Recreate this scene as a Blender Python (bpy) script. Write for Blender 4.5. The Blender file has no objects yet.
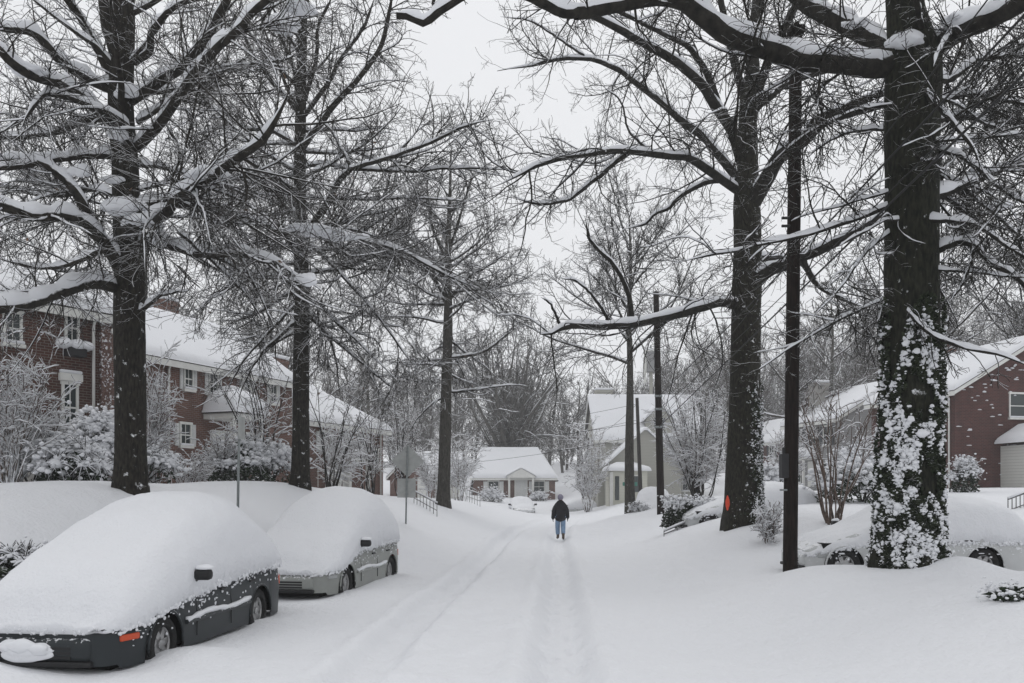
import bpy, bmesh, math, random
import numpy as np
from mathutils import Vector, Matrix, Euler
R_ = math.radians
scene = bpy.context.scene
COL = scene.collection
F, CX, HY, CH = 830.0, 512.0, 492.0, 1.8      # focal (px), centre, horizon row, eye height

def P(px, py, Y):                              # point of the place seen at a pixel, at distance Y
    return np.array(((px-CX)*Y/F, Y, CH+(HY-py)*Y/F))

# ------------------------------------------------------------------ materials
def new_mat(name):
    m = bpy.data.materials.new(name); m.use_nodes = True
    nt = m.node_tree; b = nt.nodes['Principled BSDF']
    return m, nt, b
def mat_plain(name, col, rough=.7, metal=0, var=0.0, scale=8, bump=0.0, spec=.3):
    m, nt, b = new_mat(name)
    b.inputs['Roughness'].default_value = rough; b.inputs['Metallic'].default_value = metal
    b.inputs['Specular IOR Level'].default_value = spec
    b.inputs['Base Color'].default_value = (*col, 1)
    if var or bump:
        tc = nt.nodes.new('ShaderNodeTexCoord'); n = nt.nodes.new('ShaderNodeTexNoise')
        n.inputs['Scale'].default_value = scale; n.inputs['Detail'].default_value = 4
        nt.links.new(tc.outputs['Object'], n.inputs['Vector'])
        if var:
            r = nt.nodes.new('ShaderNodeValToRGB')
            r.color_ramp.elements[0].position = .3; r.color_ramp.elements[1].position = .7
            r.color_ramp.elements[0].color = (*[c*(1-var) for c in col], 1)
            r.color_ramp.elements[1].color = (*[min(1, c*(1+var)) for c in col], 1)
            nt.links.new(n.outputs['Fac'], r.inputs['Fac']); nt.links.new(r.outputs['Color'], b.inputs['Base Color'])
        if bump:
            bp = nt.nodes.new('ShaderNodeBump'); bp.inputs['Strength'].default_value = bump; bp.inputs['Distance'].default_value = .02
            nt.links.new(n.outputs['Fac'], bp.inputs['Height']); nt.links.new(bp.outputs['Normal'], b.inputs['Normal'])
    return m

def mat_snow(name, scale=14, strength=.35, dist=.03, col=(.735, .745, .77)):
    m, nt, b = new_mat(name)
    b.inputs['Base Color'].default_value = (*col, 1); b.inputs['Roughness'].default_value = .85
    b.inputs['Specular IOR Level'].default_value = .15
    tc = nt.nodes.new('ShaderNodeTexCoord')
    n1 = nt.nodes.new('ShaderNodeTexNoise'); n1.inputs['Scale'].default_value = scale; n1.inputs['Detail'].default_value = 5
    n2 = nt.nodes.new('ShaderNodeTexNoise'); n2.inputs['Scale'].default_value = scale*.12; n2.inputs['Detail'].default_value = 2
    add = nt.nodes.new('ShaderNodeMath'); add.operation = 'MULTIPLY_ADD'; add.inputs[1].default_value = 2.5
    for n in (n1, n2): nt.links.new(tc.outputs['Object'], n.inputs['Vector'])
    nt.links.new(n2.outputs['Fac'], add.inputs[0]); nt.links.new(n1.outputs['Fac'], add.inputs[2])
    bp = nt.nodes.new('ShaderNodeBump'); bp.inputs['Strength'].default_value = strength; bp.inputs['Distance'].default_value = dist
    nt.links.new(add.outputs[0], bp.inputs['Height']); nt.links.new(bp.outputs['Normal'], b.inputs['Normal'])
    return m

def mat_snowy(name, c1, c2, thr=.35, amt=.5, nscale=6, soft=.15, bscale=18, stretch=1.0, sidex=0.0, bump=.6, rough=.9):
    """a dark surface on which snow lies where it faces up (and, with sidex, where wind drove it)"""
    m, nt, b = new_mat(name); L = nt.links; N = nt.nodes.new
    b.inputs['Roughness'].default_value = rough; b.inputs['Specular IOR Level'].default_value = .2
    tc = N('ShaderNodeTexCoord'); mp = N('ShaderNodeMapping'); mp.inputs['Scale'].default_value = (1, 1, stretch)
    L.new(tc.outputs['Object'], mp.inputs['Vector'])
    n = N('ShaderNodeTexNoise'); n.inputs['Scale'].default_value = bscale; n.inputs['Detail'].default_value = 6
    L.new(mp.outputs[0], n.inputs['Vector'])
    r = N('ShaderNodeValToRGB'); r.color_ramp.elements[0].position = .35; r.color_ramp.elements[1].position = .68
    r.color_ramp.elements[0].color = (*c1, 1); r.color_ramp.elements[1].color = (*c2, 1)
    L.new(n.outputs['Fac'], r.inputs['Fac'])
    g = N('ShaderNodeNewGeometry'); s = N('ShaderNodeSeparateXYZ'); L.new(g.outputs['Normal'], s.inputs[0])
    n2 = N('ShaderNodeTexNoise'); n2.inputs['Scale'].default_value = nscale; n2.inputs['Detail'].default_value = 5
    n2.inputs['Roughness'].default_value = .65
    L.new(tc.outputs['Object'], n2.inputs['Vector'])
    a = N('ShaderNodeMath'); a.operation = 'MULTIPLY_ADD'      # z + x*side
    L.new(s.outputs['X'], a.inputs[0]); a.inputs[1].default_value = sidex; L.new(s.outputs['Z'], a.inputs[2])
    c = N('ShaderNodeMath'); c.operation = 'MULTIPLY_ADD'; c.inputs[1].default_value = amt*4; 
    d = N('ShaderNodeMath'); d.operation = 'SUBTRACT'; d.inputs[1].default_value = .5
    L.new(n2.outputs['Fac'], d.inputs[0]); L.new(d.outputs[0], c.inputs[0]); L.new(a.outputs[0], c.inputs[2])
    e = N('ShaderNodeMapRange'); e.inputs['From Min'].default_value = thr-soft; e.inputs['From Max'].default_value = thr+soft
    L.new(c.outputs[0], e.inputs['Value'])
    mx = N('ShaderNodeMix'); mx.data_type = 'RGBA'
    L.new(e.outputs[0], mx.inputs[0]); L.new(r.outputs['Color'], mx.inputs[6]); mx.inputs[7].default_value = (.78, .79, .81, 1)
    L.new(mx.outputs[2], b.inputs['Base Color'])
    if bump:
        bp = N('ShaderNodeBump'); bp.inputs['Strength'].default_value = bump; bp.inputs['Distance'].default_value = .06
        L.new(n.outputs['Fac'], bp.inputs['Height']); L.new(bp.outputs['Normal'], b.inputs['Normal'])
    return m

def mat_brick(name, c1, c2, mortar=(.33, .31, .29), dirt=.3):
    m, nt, b = new_mat(name); L = nt.links; N = nt.nodes.new
    b.inputs['Roughness'].default_value = .9
    tc = N('ShaderNodeTexCoord'); s = N('ShaderNodeSeparateXYZ'); L.new(tc.outputs['Object'], s.inputs[0])
    a = N('ShaderNodeMath'); a.operation = 'ADD'; L.new(s.outputs['X'], a.inputs[0]); L.new(s.outputs['Y'], a.inputs[1])
    c = N('ShaderNodeCombineXYZ'); L.new(a.outputs[0], c.inputs[0]); L.new(s.outputs['Z'], c.inputs[1])
    br = N('ShaderNodeTexBrick'); L.new(c.outputs[0], br.inputs['Vector'])
    br.inputs['Scale'].default_value = 1; br.inputs['Brick Width'].default_value = .22; br.inputs['Row Height'].default_value = .078
    br.inputs['Mortar Size'].default_value = .009; br.inputs['Color1'].default_value = (*c1, 1); br.inputs['Color2'].default_value = (*c2, 1)
    br.inputs['Mortar'].default_value = (*mortar, 1); br.inputs['Bias'].default_value = -.2
    n = N('ShaderNodeTexNoise'); n.inputs['Scale'].default_value = 1.6; n.inputs['Detail'].default_value = 5; L.new(tc.outputs['Object'], n.inputs['Vector'])
    r = N('ShaderNodeValToRGB'); r.color_ramp.elements[0].color = (1-dirt,)*3+(1,); r.color_ramp.elements[1].color = (1.1, 1.1, 1.1, 1)
    r.color_ramp.elements[0].position = .3; r.color_ramp.elements[1].position = .7
    L.new(n.outputs['Fac'], r.inputs['Fac'])
    mx = N('ShaderNodeMix'); mx.data_type = 'RGBA'; mx.blend_type = 'MULTIPLY'; mx.inputs[0].default_value = 1
    L.new(br.outputs['Color'], mx.inputs[6]); L.new(r.outputs['Color'], mx.inputs[7]); L.new(mx.outputs[2], b.inputs['Base Color'])
    bp = N('ShaderNodeBump'); bp.inputs['Distance'].default_value = .008; bp.inputs['Strength'].default_value = .6; bp.invert = True
    L.new(br.outputs['Fac'], bp.inputs['Height']); L.new(bp.outputs['Normal'], b.inputs['Normal'])
    return m

def mat_siding(name, col, row=.13):
    m, nt, b = new_mat(name); L = nt.links; N = nt.nodes.new
    b.inputs['Roughness'].default_value = .7; b.inputs['Base Color'].default_value = (*col, 1)
    tc = N('ShaderNodeTexCoord'); s = N('ShaderNodeSeparateXYZ'); L.new(tc.outputs['Object'], s.inputs[0])
    d = N('ShaderNodeMath'); d.operation = 'DIVIDE'; d.inputs[1].default_value = row; L.new(s.outputs['Z'], d.inputs[0])
    f = N('ShaderNodeMath'); f.operation = 'FRACT'; L.new(d.outputs[0], f.inputs[0])
    r = N('ShaderNodeValToRGB'); r.color_ramp.elements[0].position = 0; r.color_ramp.elements[1].position = .14
    r.color_ramp.elements[0].color = (*[c*.45 for c in col], 1); r.color_ramp.elements[1].color = (*col, 1)
    L.new(f.outputs[0], r.inputs['Fac']); L.new(r.outputs['Color'], b.inputs['Base Color'])
    return m

M = {}
M['ground'] = mat_snow('ground_snow', 16, .75, .03)
M['snow'] = mat_snow('snow', 16, .3, .03)
M['capsnow'] = mat_snow('car_snow', 30, .7, .018)
M['bark_oak'] = mat_snowy('oak_bark', (.008, .0072, .006), (.036, .032, .025), thr=.62, amt=.95, nscale=5.5, bscale=26, stretch=.3)
M['bark_ivy'] = mat_snowy('big_trunk_bark', (.006, .0068, .0045), (.028, .029, .019), thr=.74, amt=.95, nscale=6, bscale=24, stretch=.3)
M['bark_side'] = mat_snowy('maple_bark', (.008, .0075, .0055), (.034, .032, .022), thr=.62, amt=1.0, nscale=8, bscale=26, stretch=.35, sidex=.25)
M['bark_mid'] = mat_snowy('mid_bark', (.028, .026, .022), (.075, .07, .06), thr=.8, amt=.9, nscale=6, bscale=20, stretch=.3)  # lighter grey than the near bark: haze painted into the colour
M['bark_far'] = mat_snowy('far_bark', (.06, .057, .05), (.12, .115, .10), thr=.85, amt=.8, nscale=5, bscale=15, stretch=.3)  # paler still, part of the distance haze is put into this bark colour
M['twig'] = mat_snowy('twig', (.012, .011, .009), (.038, .033, .027), thr=.55, amt=.6, nscale=1.6, bscale=10, bump=0)
M['twig_dark'] = mat_snowy('twig_dark', (.010, .0095, .008), (.032, .029, .024), thr=.75, amt=.5, nscale=2, bscale=10, bump=0)
M['twig_far'] = mat_snowy('twig_far', (.045, .04, .035), (.09, .082, .072), thr=.62, amt=.8, nscale=.9, bscale=4, bump=0)  # pale twig tone carries some of the haze that the thin air volume leaves out
M['twig_white'] = mat_snowy('snowed_twig', (.05, .035, .028), (.12, .09, .07), thr=-.1, amt=.55, nscale=4, bscale=10, bump=0)
M['stem_red'] = mat_snowy('reddish_stem', (.07, .05, .04), (.16, .12, .10), thr=.5, amt=.6, nscale=6, bscale=12)
M['leaf'] = mat_snowy('evergreen_leaf', (.012, .02, .012), (.04, .055, .03), thr=.75, amt=.6, nscale=9, bscale=9, bump=0)
M['ivy'] = mat_snowy('ivy_leaf', (.012, .018, .010), (.05, .062, .035), thr=.93, amt=.35, nscale=12, bscale=9, bump=0)
M['dead_leaf'] = mat_plain('dead_leaf', (.13, .075, .045), .9, var=.4)
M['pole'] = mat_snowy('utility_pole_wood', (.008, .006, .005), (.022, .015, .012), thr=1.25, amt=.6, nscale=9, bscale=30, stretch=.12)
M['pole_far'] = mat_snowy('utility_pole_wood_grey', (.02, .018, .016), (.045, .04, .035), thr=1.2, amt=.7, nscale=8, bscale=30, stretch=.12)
M['brickA'] = mat_brick('dark_red_brick', (.095, .036, .026), (.055, .024, .019), (.17, .15, .13))
M['brickB'] = mat_brick('red_brick', (.15, .064, .046), (.095, .043, .033), (.2, .18, .16))
M['brickI'] = mat_brick('deep_red_brick', (.088, .025, .020), (.05, .016, .013), (.10, .07, .062))
M['grey_siding'] = mat_siding('grey_siding', (.27, .27, .27))
M['white_siding'] = mat_siding('white_siding', (.62, .62, .58), .16)
M['cream'] = mat_siding('cream_siding', (.56, .555, .48))
M['taupe'] = mat_siding('taupe_siding', (.37, .365, .325))
M['trim'] = mat_plain('white_trim', (.68, .68, .65), .6, var=.06, scale=5)
M['shutter'] = mat_plain('pale_shutter', (.60, .61, .60), .6, var=.08)
M['dkshutter'] = mat_plain('dark_shutter', (.06, .065, .07), .6)
M['glass'] = mat_plain('window_glass', (.035, .045, .045), .12, spec=.5)
M['shingle'] = mat_plain('shingle', (.09, .085, .08), .95, var=.3, scale=20)
M['concrete'] = mat_plain('concrete', (.34, .33, .31), .9, var=.15)
M['metal'] = mat_plain('galvanised_steel', (.23, .25, .25), .5, .4, var=.15, scale=12)
M['signback'] = mat_plain('sign_back_aluminium', (.36, .37, .36), .5, .3, var=.1, scale=7)
M['rail'] = mat_plain('rail_iron', (.12, .12, .12), .6)
M['wire'] = mat_plain('wire', (.02, .02, .02), .7)
M['box'] = mat_plain('pole_box', (.03, .03, .032), .6)
M['green'] = mat_plain('green_sign', (.03, .16, .12), .5)
M['redpaint'] = mat_plain('orange_red_paint', (.65, .07, .03), .6, var=.1, scale=30)
M['rubber'] = mat_plain('tyre_rubber', (.018, .018, .018), .9, var=.3, scale=30)
M['alloy'] = mat_plain('alloy_rim', (.38, .38, .38), .4, .7, var=.15, scale=20)
M['well'] = mat_plain('wheel_well', (.008, .008, .008), .95)
M['lamp_red'] = mat_plain('orange_red_lens', (.55, .08, .03), .25)
M['lamp_clear'] = mat_plain('clear_lens', (.35, .36, .36), .2)
M['plastic'] = mat_plain('black_plastic', (.015, .015, .016), .5)
M['coat'] = mat_plain('black_coat', (.012, .012, .014), .85, var=.3, scale=9, bump=.4)
M['jeans'] = mat_plain('light_blue_denim', (.20, .29, .42), .9, var=.2, scale=12)
M['hat'] = mat_plain('lavender_grey_hat', (.22, .21, .27), .9, var=.12, scale=25)
M['skin'] = mat_plain('skin', (.42, .24, .17), .6)
M['boot'] = mat_plain('brown_boot', (.10, .075, .06), .8)
M['glove'] = mat_plain('black_glove', (.015, .015, .016), .8)
def paint(name, col, speck, nscale=22):
    return mat_snowy(name, [c*.92 for c in col], [c*1.06 for c in col], thr=speck, amt=1.0, nscale=nscale, soft=.12, bscale=3, bump=0, rough=.38)
M['paint_dark'] = paint('dark_grey_paint', (.030, .035, .038), 1.02)
M['paint_silver'] = paint('silver_green_paint', (.27, .28, .265), .95)
M['paint_white'] = paint('pale_silver_paint', (.50, .51, .51), .62, 9)

# ------------------------------------------------------------------ mesh helpers
class MB:
    def __init__(s): s.V = []; s.Fs = []; s.n = 0
    def add(s, V, Fl):
        V = np.asarray(V, float).reshape(-1, 3); s.V.append(V)
        s.Fs.extend([tuple(int(i)+s.n for i in f) for f in Fl]); s.n += len(V)
    def box(s, c, d, rz=0, bev=0):
        c = np.array(c, float); h = np.array(d, float)/2
        if bev:
            bm = bmesh.new(); bmesh.ops.create_cube(bm, size=1)
            for v in bm.verts: v.co = Vector((v.co.x*d[0], v.co.y*d[1], v.co.z*d[2]))
            bmesh.ops.bevel(bm, geom=bm.edges[:], offset=bev, segments=2, affect='EDGES', profile=.5)
            V = np.array([v.co[:] for v in bm.verts]); bm.verts.index_update()
            Fl = [[v.index for v in f.verts] for f in bm.faces]; bm.free()
        else:
            V = np.array([(x, y, z) for x in (-h[0], h[0]) for y in (-h[1], h[1]) for z in (-h[2], h[2])])
            Fl = [(0, 1, 3, 2), (4, 6, 7, 5), (0, 4, 5, 1), (2, 3, 7, 6), (0, 2, 6, 4), (1, 5, 7, 3)]
        if rz:
            ca, sa = math.cos(rz), math.sin(rz); V = V @ np.array(((ca, sa, 0), (-sa, ca, 0), (0, 0, 1)))
        s.add(V+c, Fl)
    def b2(s, x0, x1, y0, y1, z0, z1, bev=0): s.box(((x0+x1)/2, (y0+y1)/2, (z0+z1)/2), (abs(x1-x0), abs(y1-y0), abs(z1-z0)), 0, bev)
    def tube(s, pts, r, k=8, cap=True):
        pts = np.array(pts, float); n = len(pts); r = np.ones(n)*r if np.isscalar(r) else np.array(r, float)
        V, Q = tubes(pts[None], r[None], k); s_n = len(V)
        Fl = [tuple(q) for q in Q]
        if cap: Fl += [tuple(range(k-1, -1, -1)), tuple(range((n-1)*k, n*k))]
        s.add(V, Fl)
    def poly_prism(s, pts, y0, y1):              # polygon in x,z extruded along y
        n = len(pts); V = [(x, y0, z) for x, z in pts]+[(x, y1, z) for x, z in pts]
        s.add(V, [tuple(range(n)), tuple(range(2*n-1, n-1, -1))]+[(i, i+n, (i+1) % n+n, (i+1) % n) for i in range(n)])
    def build(s, name, mat, parent=None, smooth=False, loc=None):
        me = bpy.data.meshes.new(name)
        V = np.concatenate(s.V) if s.V else np.zeros((0, 3))
        me.from_pydata(V.tolist(), [], s.Fs); me.validate(); me.update()
        if smooth: me.polygons.foreach_set('use_smooth', [True]*len(me.polygons))
        bm = bmesh.new(); bm.from_mesh(me); bmesh.ops.recalc_face_normals(bm, faces=bm.faces); bm.to_mesh(me); bm.free()
        return link(name, me, mat, parent, loc)
def link(name, me, mat, parent=None, loc=None):
    if mat is not None: me.materials.append(mat)
    o = bpy.data.objects.new(name, me); COL.objects.link(o)
    if parent is not None: o.parent = parent
    if loc is not None: o.location = loc
    return o
def np_mesh(name, V, Q, mat, parent=None, smooth=True):     # fast mesh of quads
    me = bpy.data.meshes.new(name); nf = len(Q); k = Q.shape[1]
    me.vertices.add(len(V)); me.vertices.foreach_set('co', np.ascontiguousarray(V, dtype=np.float32).ravel())
    me.loops.add(nf*k); me.loops.foreach_set('vertex_index', np.ascontiguousarray(Q, dtype=np.int32).ravel())
    me.polygons.add(nf); me.polygons.foreach_set('loop_start', np.arange(0, nf*k, k, dtype=np.int32))
    me.polygons.foreach_set('loop_total', np.full(nf, k, dtype=np.int32))
    me.polygons.foreach_set('use_smooth', np.full(nf, smooth, dtype=bool))
    me.update(calc_edges=True)
    return link(name, me, mat, parent)
def tag(o, label=None, cat=None, group=None, kind=None):
    if label: o['label'] = label
    if cat: o['category'] = cat
    if group: o['group'] = group
    if kind: o['kind'] = kind
    return o
def empty(name, loc=(0, 0, 0), rz=0, label=None, cat=None, group=None):
    o = bpy.data.objects.new(name, None); COL.objects.link(o); o.location = [float(v) for v in loc]; o.rotation_euler = (0, 0, rz)
    o.empty_display_size = .2
    return tag(o, label, cat, group)
def copy_tree(o, parent=None):
    kids = [c for c in bpy.data.objects if c.parent == o]
    c = o.copy(); COL.objects.link(c); c.parent = parent
    for k in kids: copy_tree(k, c)
    return c

def unit(v): return v/np.maximum(np.linalg.norm(v, axis=-1, keepdims=True), 1e-9)
def tubes(Pt, Rr, k):
    """Pt (M,N,3), Rr (M,N) -> verts, quads"""
    Mn, N, _ = Pt.shape
    T = np.gradient(Pt, axis=1); T = unit(T)
    mean = unit(Pt[:, -1]-Pt[:, 0])
    ref = np.where(np.abs(mean[:, 2:3]) > .75, np.array([[1., 0, 0]]), np.array([[0., 0, 1.]]))
    U = unit(np.cross(T, ref[:, None, :])); W = np.cross(U, T)
    th = np.arange(k)*2*np.pi/k
    V = Pt[:, :, None, :]+Rr[:, :, None, None]*(np.cos(th)[None, None, :, None]*U[:, :, None, :]+np.sin(th)[None, None, :, None]*W[:, :, None, :])
    return V.reshape(-1, 3), tube_quads(Mn, N, k)
def tube_quads(Mn, N, k):
    m = np.arange(Mn)[:, None, None]*N*k; i = np.arange(N-1)[None, :, None]*k; j = np.arange(k)[None, None, :]
    a = m+i+j; b = m+i+(j+1) % k
    return np.stack([a, b, b+k, a+k], -1).reshape(-1, 4)
def resample(pts, r, N):
    pts = np.asarray(pts, float); r = np.asarray(r, float)
    # smooth (Catmull-Rom) then even arc-length samples
    p = np.vstack([2*pts[0]-pts[1], pts, 2*pts[-1]-pts[-2]]); out = []; rr = []
    for i in range(1, len(p)-2):
        for t in np.linspace(0, 1, 8, endpoint=False):
            a, b, c, d = p[i-1], p[i], p[i+1], p[i+2]
            out.append(.5*((2*b)+(-a+c)*t+(2*a-5*b+4*c-d)*t*t+(-a+3*b-3*c+d)*t**3)); rr.append(r[i-1]*(1-t)+r[i]*t)
    out.append(p[-2]); rr.append(r[-1]); out = np.array(out); rr = np.array(rr)
    s = np.concatenate([[0], np.cumsum(np.linalg.norm(np.diff(out, axis=0), axis=1))])
    q = np.linspace(0, s[-1], N)
    return np.stack([np.interp(q, s, out[:, i]) for i in range(3)], 1), np.interp(q, s, rr)

def fbm(x, y, seed=0, oct=4, f=1.0):
    """cheap smooth value noise, vectorised, about -1..1"""
    def h(i, j, s):
        n = (i*374761393+j*668265263+s*1442695041) & 0x7fffffff
        n = ((n ^ (n >> 13))*1274126177) & 0x7fffffff
        return ((n ^ (n >> 16)) & 0xffff)/32767.5-1
    tot = 0; amp = 1; nrm = 0
    for o in range(oct):
        X = x*f; Y = y*f; i = np.floor(X).astype(np.int64); j = np.floor(Y).astype(np.int64); u = X-i; v = Y-j
        u = u*u*(3-2*u); v = v*v*(3-2*v); s = seed+o*17
        tot = tot+amp*((h(i, j, s)*(1-u)+h(i+1, j, s)*u)*(1-v)+(h(i, j+1, s)*(1-u)+h(i+1, j+1, s)*u)*v)
        nrm += amp; amp *= .5; f *= 2
    return tot/nrm

# ------------------------------------------------------------------ ground
ctl = []
for Y in (2, 6, 10, 15, 20, 27, 34, 45, 60, 75):
    c = .055*max(0, Y-8)
    for X in (-1.6+c, .6+c, 3.0+c*.7): ctl.append((X, Y, 0))
for Y in (-12, -4): ctl += [(x, Y, 0) for x in (-12, -3, 3, 12)]
ctl += [(-3.6, 5, 0), (-3.3, 10, 0), (-2.9, 14, 0), (-5.2, 6, .05), (-5.6, 10, .12), (-4.9, 15, .1), (-2.6, 19, 0), (-3.0, 22, .12),
        (-5.6, 17, 1.3), (-7.3, 16, 1.84), (-6.4, 25, 1.98), (-8.5, 12, 1.5), (-7.0, 9, .85), (-8, 4, .7), (-3.45, 27, .79), (-3.0, 32, 1.0),
        (-3.1, 38, 1.15), (-2.0, 50, 1.0), (-.8, 62, .6), (-7.1, 15.4, 1.88), (-10, 20, 1.88), (-10, 30, 1.95), (-14, 26, 1.95), (-14, 38, 1.95), (-13, 18, 1.85), (-8, 48, 1.5), (-5.5, 36, 1.6),
        (-20, 15, 1.9), (-30, 40, 2.2), (-15, 70, 1.5), (-8, 85, 1.3), (0, 90, .9), (0, 96, 1.2), (6, 88, .6), (10, 72, 1.0), (16, 74, 1.1),
        (4.8, 13.2, .62), (6.6, 13.0, .62), (8.6, 13.1, .58), (11.5, 13.4, .60), (3.9, 12.2, .38), (5.4, 9, .6), (6.5, 6, .5), (5.6, 11.5, .58), (8, 11, .58), (9, 8, .6), (12, 5, .6), (14, 10, .65), (3.6, 8, .12),
        (6.2, 15.4, .14), (8.8, 15.4, .12), (11, 15.6, .12), (6.3, 17.3, .2), (9, 17.3, .25), (12, 17, .3), (5.0, 17.5, .3),
        (7.8, 20, 1.05), (6.1, 22, .93), (5.2, 26, .6), (10, 21, 1.1), (14, 21, 1.3), (6.3, 36, .8), (5.2, 42, .6), (10, 28, 1.5), (16, 30, 1.7), (14, 45, 1.8),
        (24, 44, 2.0), (24, 60, 2.0), (30, 25, 1.8), (20, 85, 2.2), (45, 40, 2.5), (12, 60, 1.3),
        (-40, 90, 4), (0, 120, 2.5), (40, 120, 5), (0, 170, 9), (-60, 170, 12), (60, 170, 12), (-60, 30, 3), (70, 60, 5)]
ctl = np.array(ctl, float)
def _phi(r2): return r2*np.log(r2+1e-9)*.5
def _warp(x, y): return x, y/(1+.012*np.maximum(y, 0))*1.0   # compress depth a little
cx_, cy_ = _warp(ctl[:, 0], ctl[:, 1])
_n = len(ctl); _K = _phi((cx_[:, None]-cx_[None])**2+(cy_[:, None]-cy_[None])**2)+np.eye(_n)*.15
_A = np.zeros((_n+3, _n+3)); _A[:_n, :_n] = _K; _A[:_n, _n] = 1; _A[:_n, _n+1] = cx_; _A[:_n, _n+2] = cy_; _A[_n:, :_n] = _A[:_n, _n:].T
_w = np.linalg.solve(_A, np.concatenate([ctl[:, 2], np.zeros(3)]))
def ground_base(x, y):
    x = np.asarray(x, float); y = np.asarray(y, float); sh = x.shape
    xc = np.clip(x.ravel(), -75, 80); yc = np.clip(y.ravel(), -12, 178); wx, wy = _warp(xc, yc)
    z = np.zeros(len(wx))
    for s in range(0, len(wx), 40000):
        a = wx[s:s+40000]; b = wy[s:s+40000]
        z[s:s+40000] = _phi((a[:, None]-cx_[None])**2+(b[:, None]-cy_[None])**2) @ _w[:_n]+_w[_n]+_w[_n+1]*a+_w[_n+2]*b
    return z.reshape(sh)
def trackx(y, x0): return x0+.053*(y-8)+np.where(y > 28, .0016*(y-28)**2, 0)
def ground_z(x, y, detail=True):
    x = np.asarray(x, float); y = np.asarray(y, float)
    z = ground_base(x, y)
    amp = np.clip(1-y/130, 0, 1)
    z = z+.05*fbm(x, y, 3, 3, .35)*amp*np.clip(np.abs(x-.5)/3, .15, 1)
    for bx, by, ba, bs_ in ((-3.6, 9.2, .10, .5), (-3.45, 11.9, .06, .45), (-2.75, 15.0, .06, .45), (-3.55, 13.2, .10, .7), (6.5, 12.0, .2, .5), (5.6, 20.9, .12, .8)):
        z = z+ba*np.exp(-(((x-bx)/bs_)**2+((y-by)/bs_)**2))
    if detail:
        for x0, w, d in ((-1.55, .27, .15), (.50, .32, .16)):
            dx = (x-trackx(y, x0))+.05*fbm(y, x*0, 9, 3, .8)
            m = np.clip((60-y)/25, 0, 1)
            rut = np.exp(-(dx/w)**4)
            z = z-m*d*rut*(1+.35*fbm(x*3, y*2.2, 5, 3, 1.2))+m*.05*np.exp(-((np.abs(dx)-w*1.55)/.16)**2)*(1+.7*fbm(x, y, 21, 3, 2.2))
        mid = np.exp(-((x-trackx(y, -.5))/1.25)**4)*np.clip((45-y)/20, 0, 1)
        z = z+mid*(.048*fbm(x, y, 31, 4, 2.6)+.012*fbm(x, y, 37, 3, 9.))
        z = z+.008*fbm(x, y, 41, 4, 3.0)*np.clip((60-y)/20, 0, 1)
        # footprints along the right-hand rut
        for i in range(60):
            fy = 5.0+i*.47; fx = float(trackx(np.array(fy), .50))+(.13 if i % 2 else -.13)
            if fy > 33.2: break
            z = z-.07*np.exp(-(((x-fx)/.085)**2+((y-fy)/.17)**2)**1.5)
    return z
def gz(x, y): return float(ground_z(np.array([x]), np.array([y]), False)[0])
xs = np.concatenate([-400+np.arange(0, 330, 15.), np.linspace(-70, -12, 60), np.linspace(-11.8, -3, 90), np.linspace(-2.95, 5, 200), np.linspace(5.08, 13, 80), np.linspace(13.3, 70, 60), np.arange(85, 401, 15.)])
ys = np.concatenate([np.arange(-60, -5, 5.), np.linspace(-4, 5, 30), 5+np.cumsum(np.geomspace(.055, .9, 330)), ])
ys = np.concatenate([ys, ys[-1]+np.cumsum(np.geomspace(1, 18, 40))]); ys = ys[ys < 400]
gx, gy = np.meshgrid(xs, ys)
gzv = ground_z(gx, gy)
ni, nj = gx.shape
idx = np.arange(ni*nj).reshape(ni, nj)
Q = np.stack([idx[:-1, :-1], idx[:-1, 1:], idx[1:, 1:], idx[1:, :-1]], -1).reshape(-1, 4)
g = np_mesh('ground', np.stack([gx, gy, gzv], -1).reshape(-1, 3), Q, M['ground']); tag(g, kind='structure')

# ------------------------------------------------------------------ snow lumps
_bm = bmesh.new(); bmesh.ops.create_icosphere(_bm, subdivisions=2, radius=1); _bm.verts.index_update()
ICO_V = np.array([v.co[:] for v in _bm.verts]); ICO_F = np.array([[v.index for v in f.verts] for f in _bm.faces]); _bm.free()
_bm = bmesh.new(); bmesh.ops.create_icosphere(_bm, subdivisions=4, radius=1); _bm.verts.index_update()
ICO4_V = np.array([v.co[:] for v in _bm.verts]); ICO4_F = np.array([[v.index for v in f.verts] for f in _bm.faces]); _bm.free()
def blobs(C, Rd, rng, rough=.22, flat=.35, hi=False):
    """lumps of snow: C (n,3) centres, Rd (n,3) radii; undersides pressed flat"""
    IV, IF = (ICO4_V, ICO4_F) if hi else (ICO_V, ICO_F)
    C = np.asarray(C, float).reshape(-1, 3); Rd = np.asarray(Rd, float).reshape(-1, 3); n = len(C)
    V = np.repeat(IV[None], n, 0); ph = rng.uniform(0, 6.28, (n, 1, 3)); k = rng.uniform(1.5, 3.5, (n, 1, 3))
    d = 1+rough*(np.sin(V[:, :, 0:1]*k[:, :, 0:1]+ph[:, :, 0:1])*.5+np.sin(V[:, :, 1:2]*k[:, :, 1:2]*1.7+ph[:, :, 1:2])*.4+np.sin((V[:, :, 2:3]+V[:, :, 0:1])*3.7+ph[:, :, 2:3])*.25)
    if hi: d = d+.03*np.sin(V[:, :, 0:1]*13+ph[:, :, 0:1])*np.sin(V[:, :, 1:2]*11+ph[:, :, 1:2])*np.sin(V[:, :, 2:3]*12)
    V = V*d; V[:, :, 2] = np.where(V[:, :, 2] < 0, V[:, :, 2]*flat, V[:, :, 2])
    V = V*Rd[:, None, :]+C[:, None, :]
    Fq = IF[None]+(np.arange(n)*len(IV))[:, None, None]
    return V.reshape(-1, 3), Fq.reshape(-1, 3)
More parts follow.
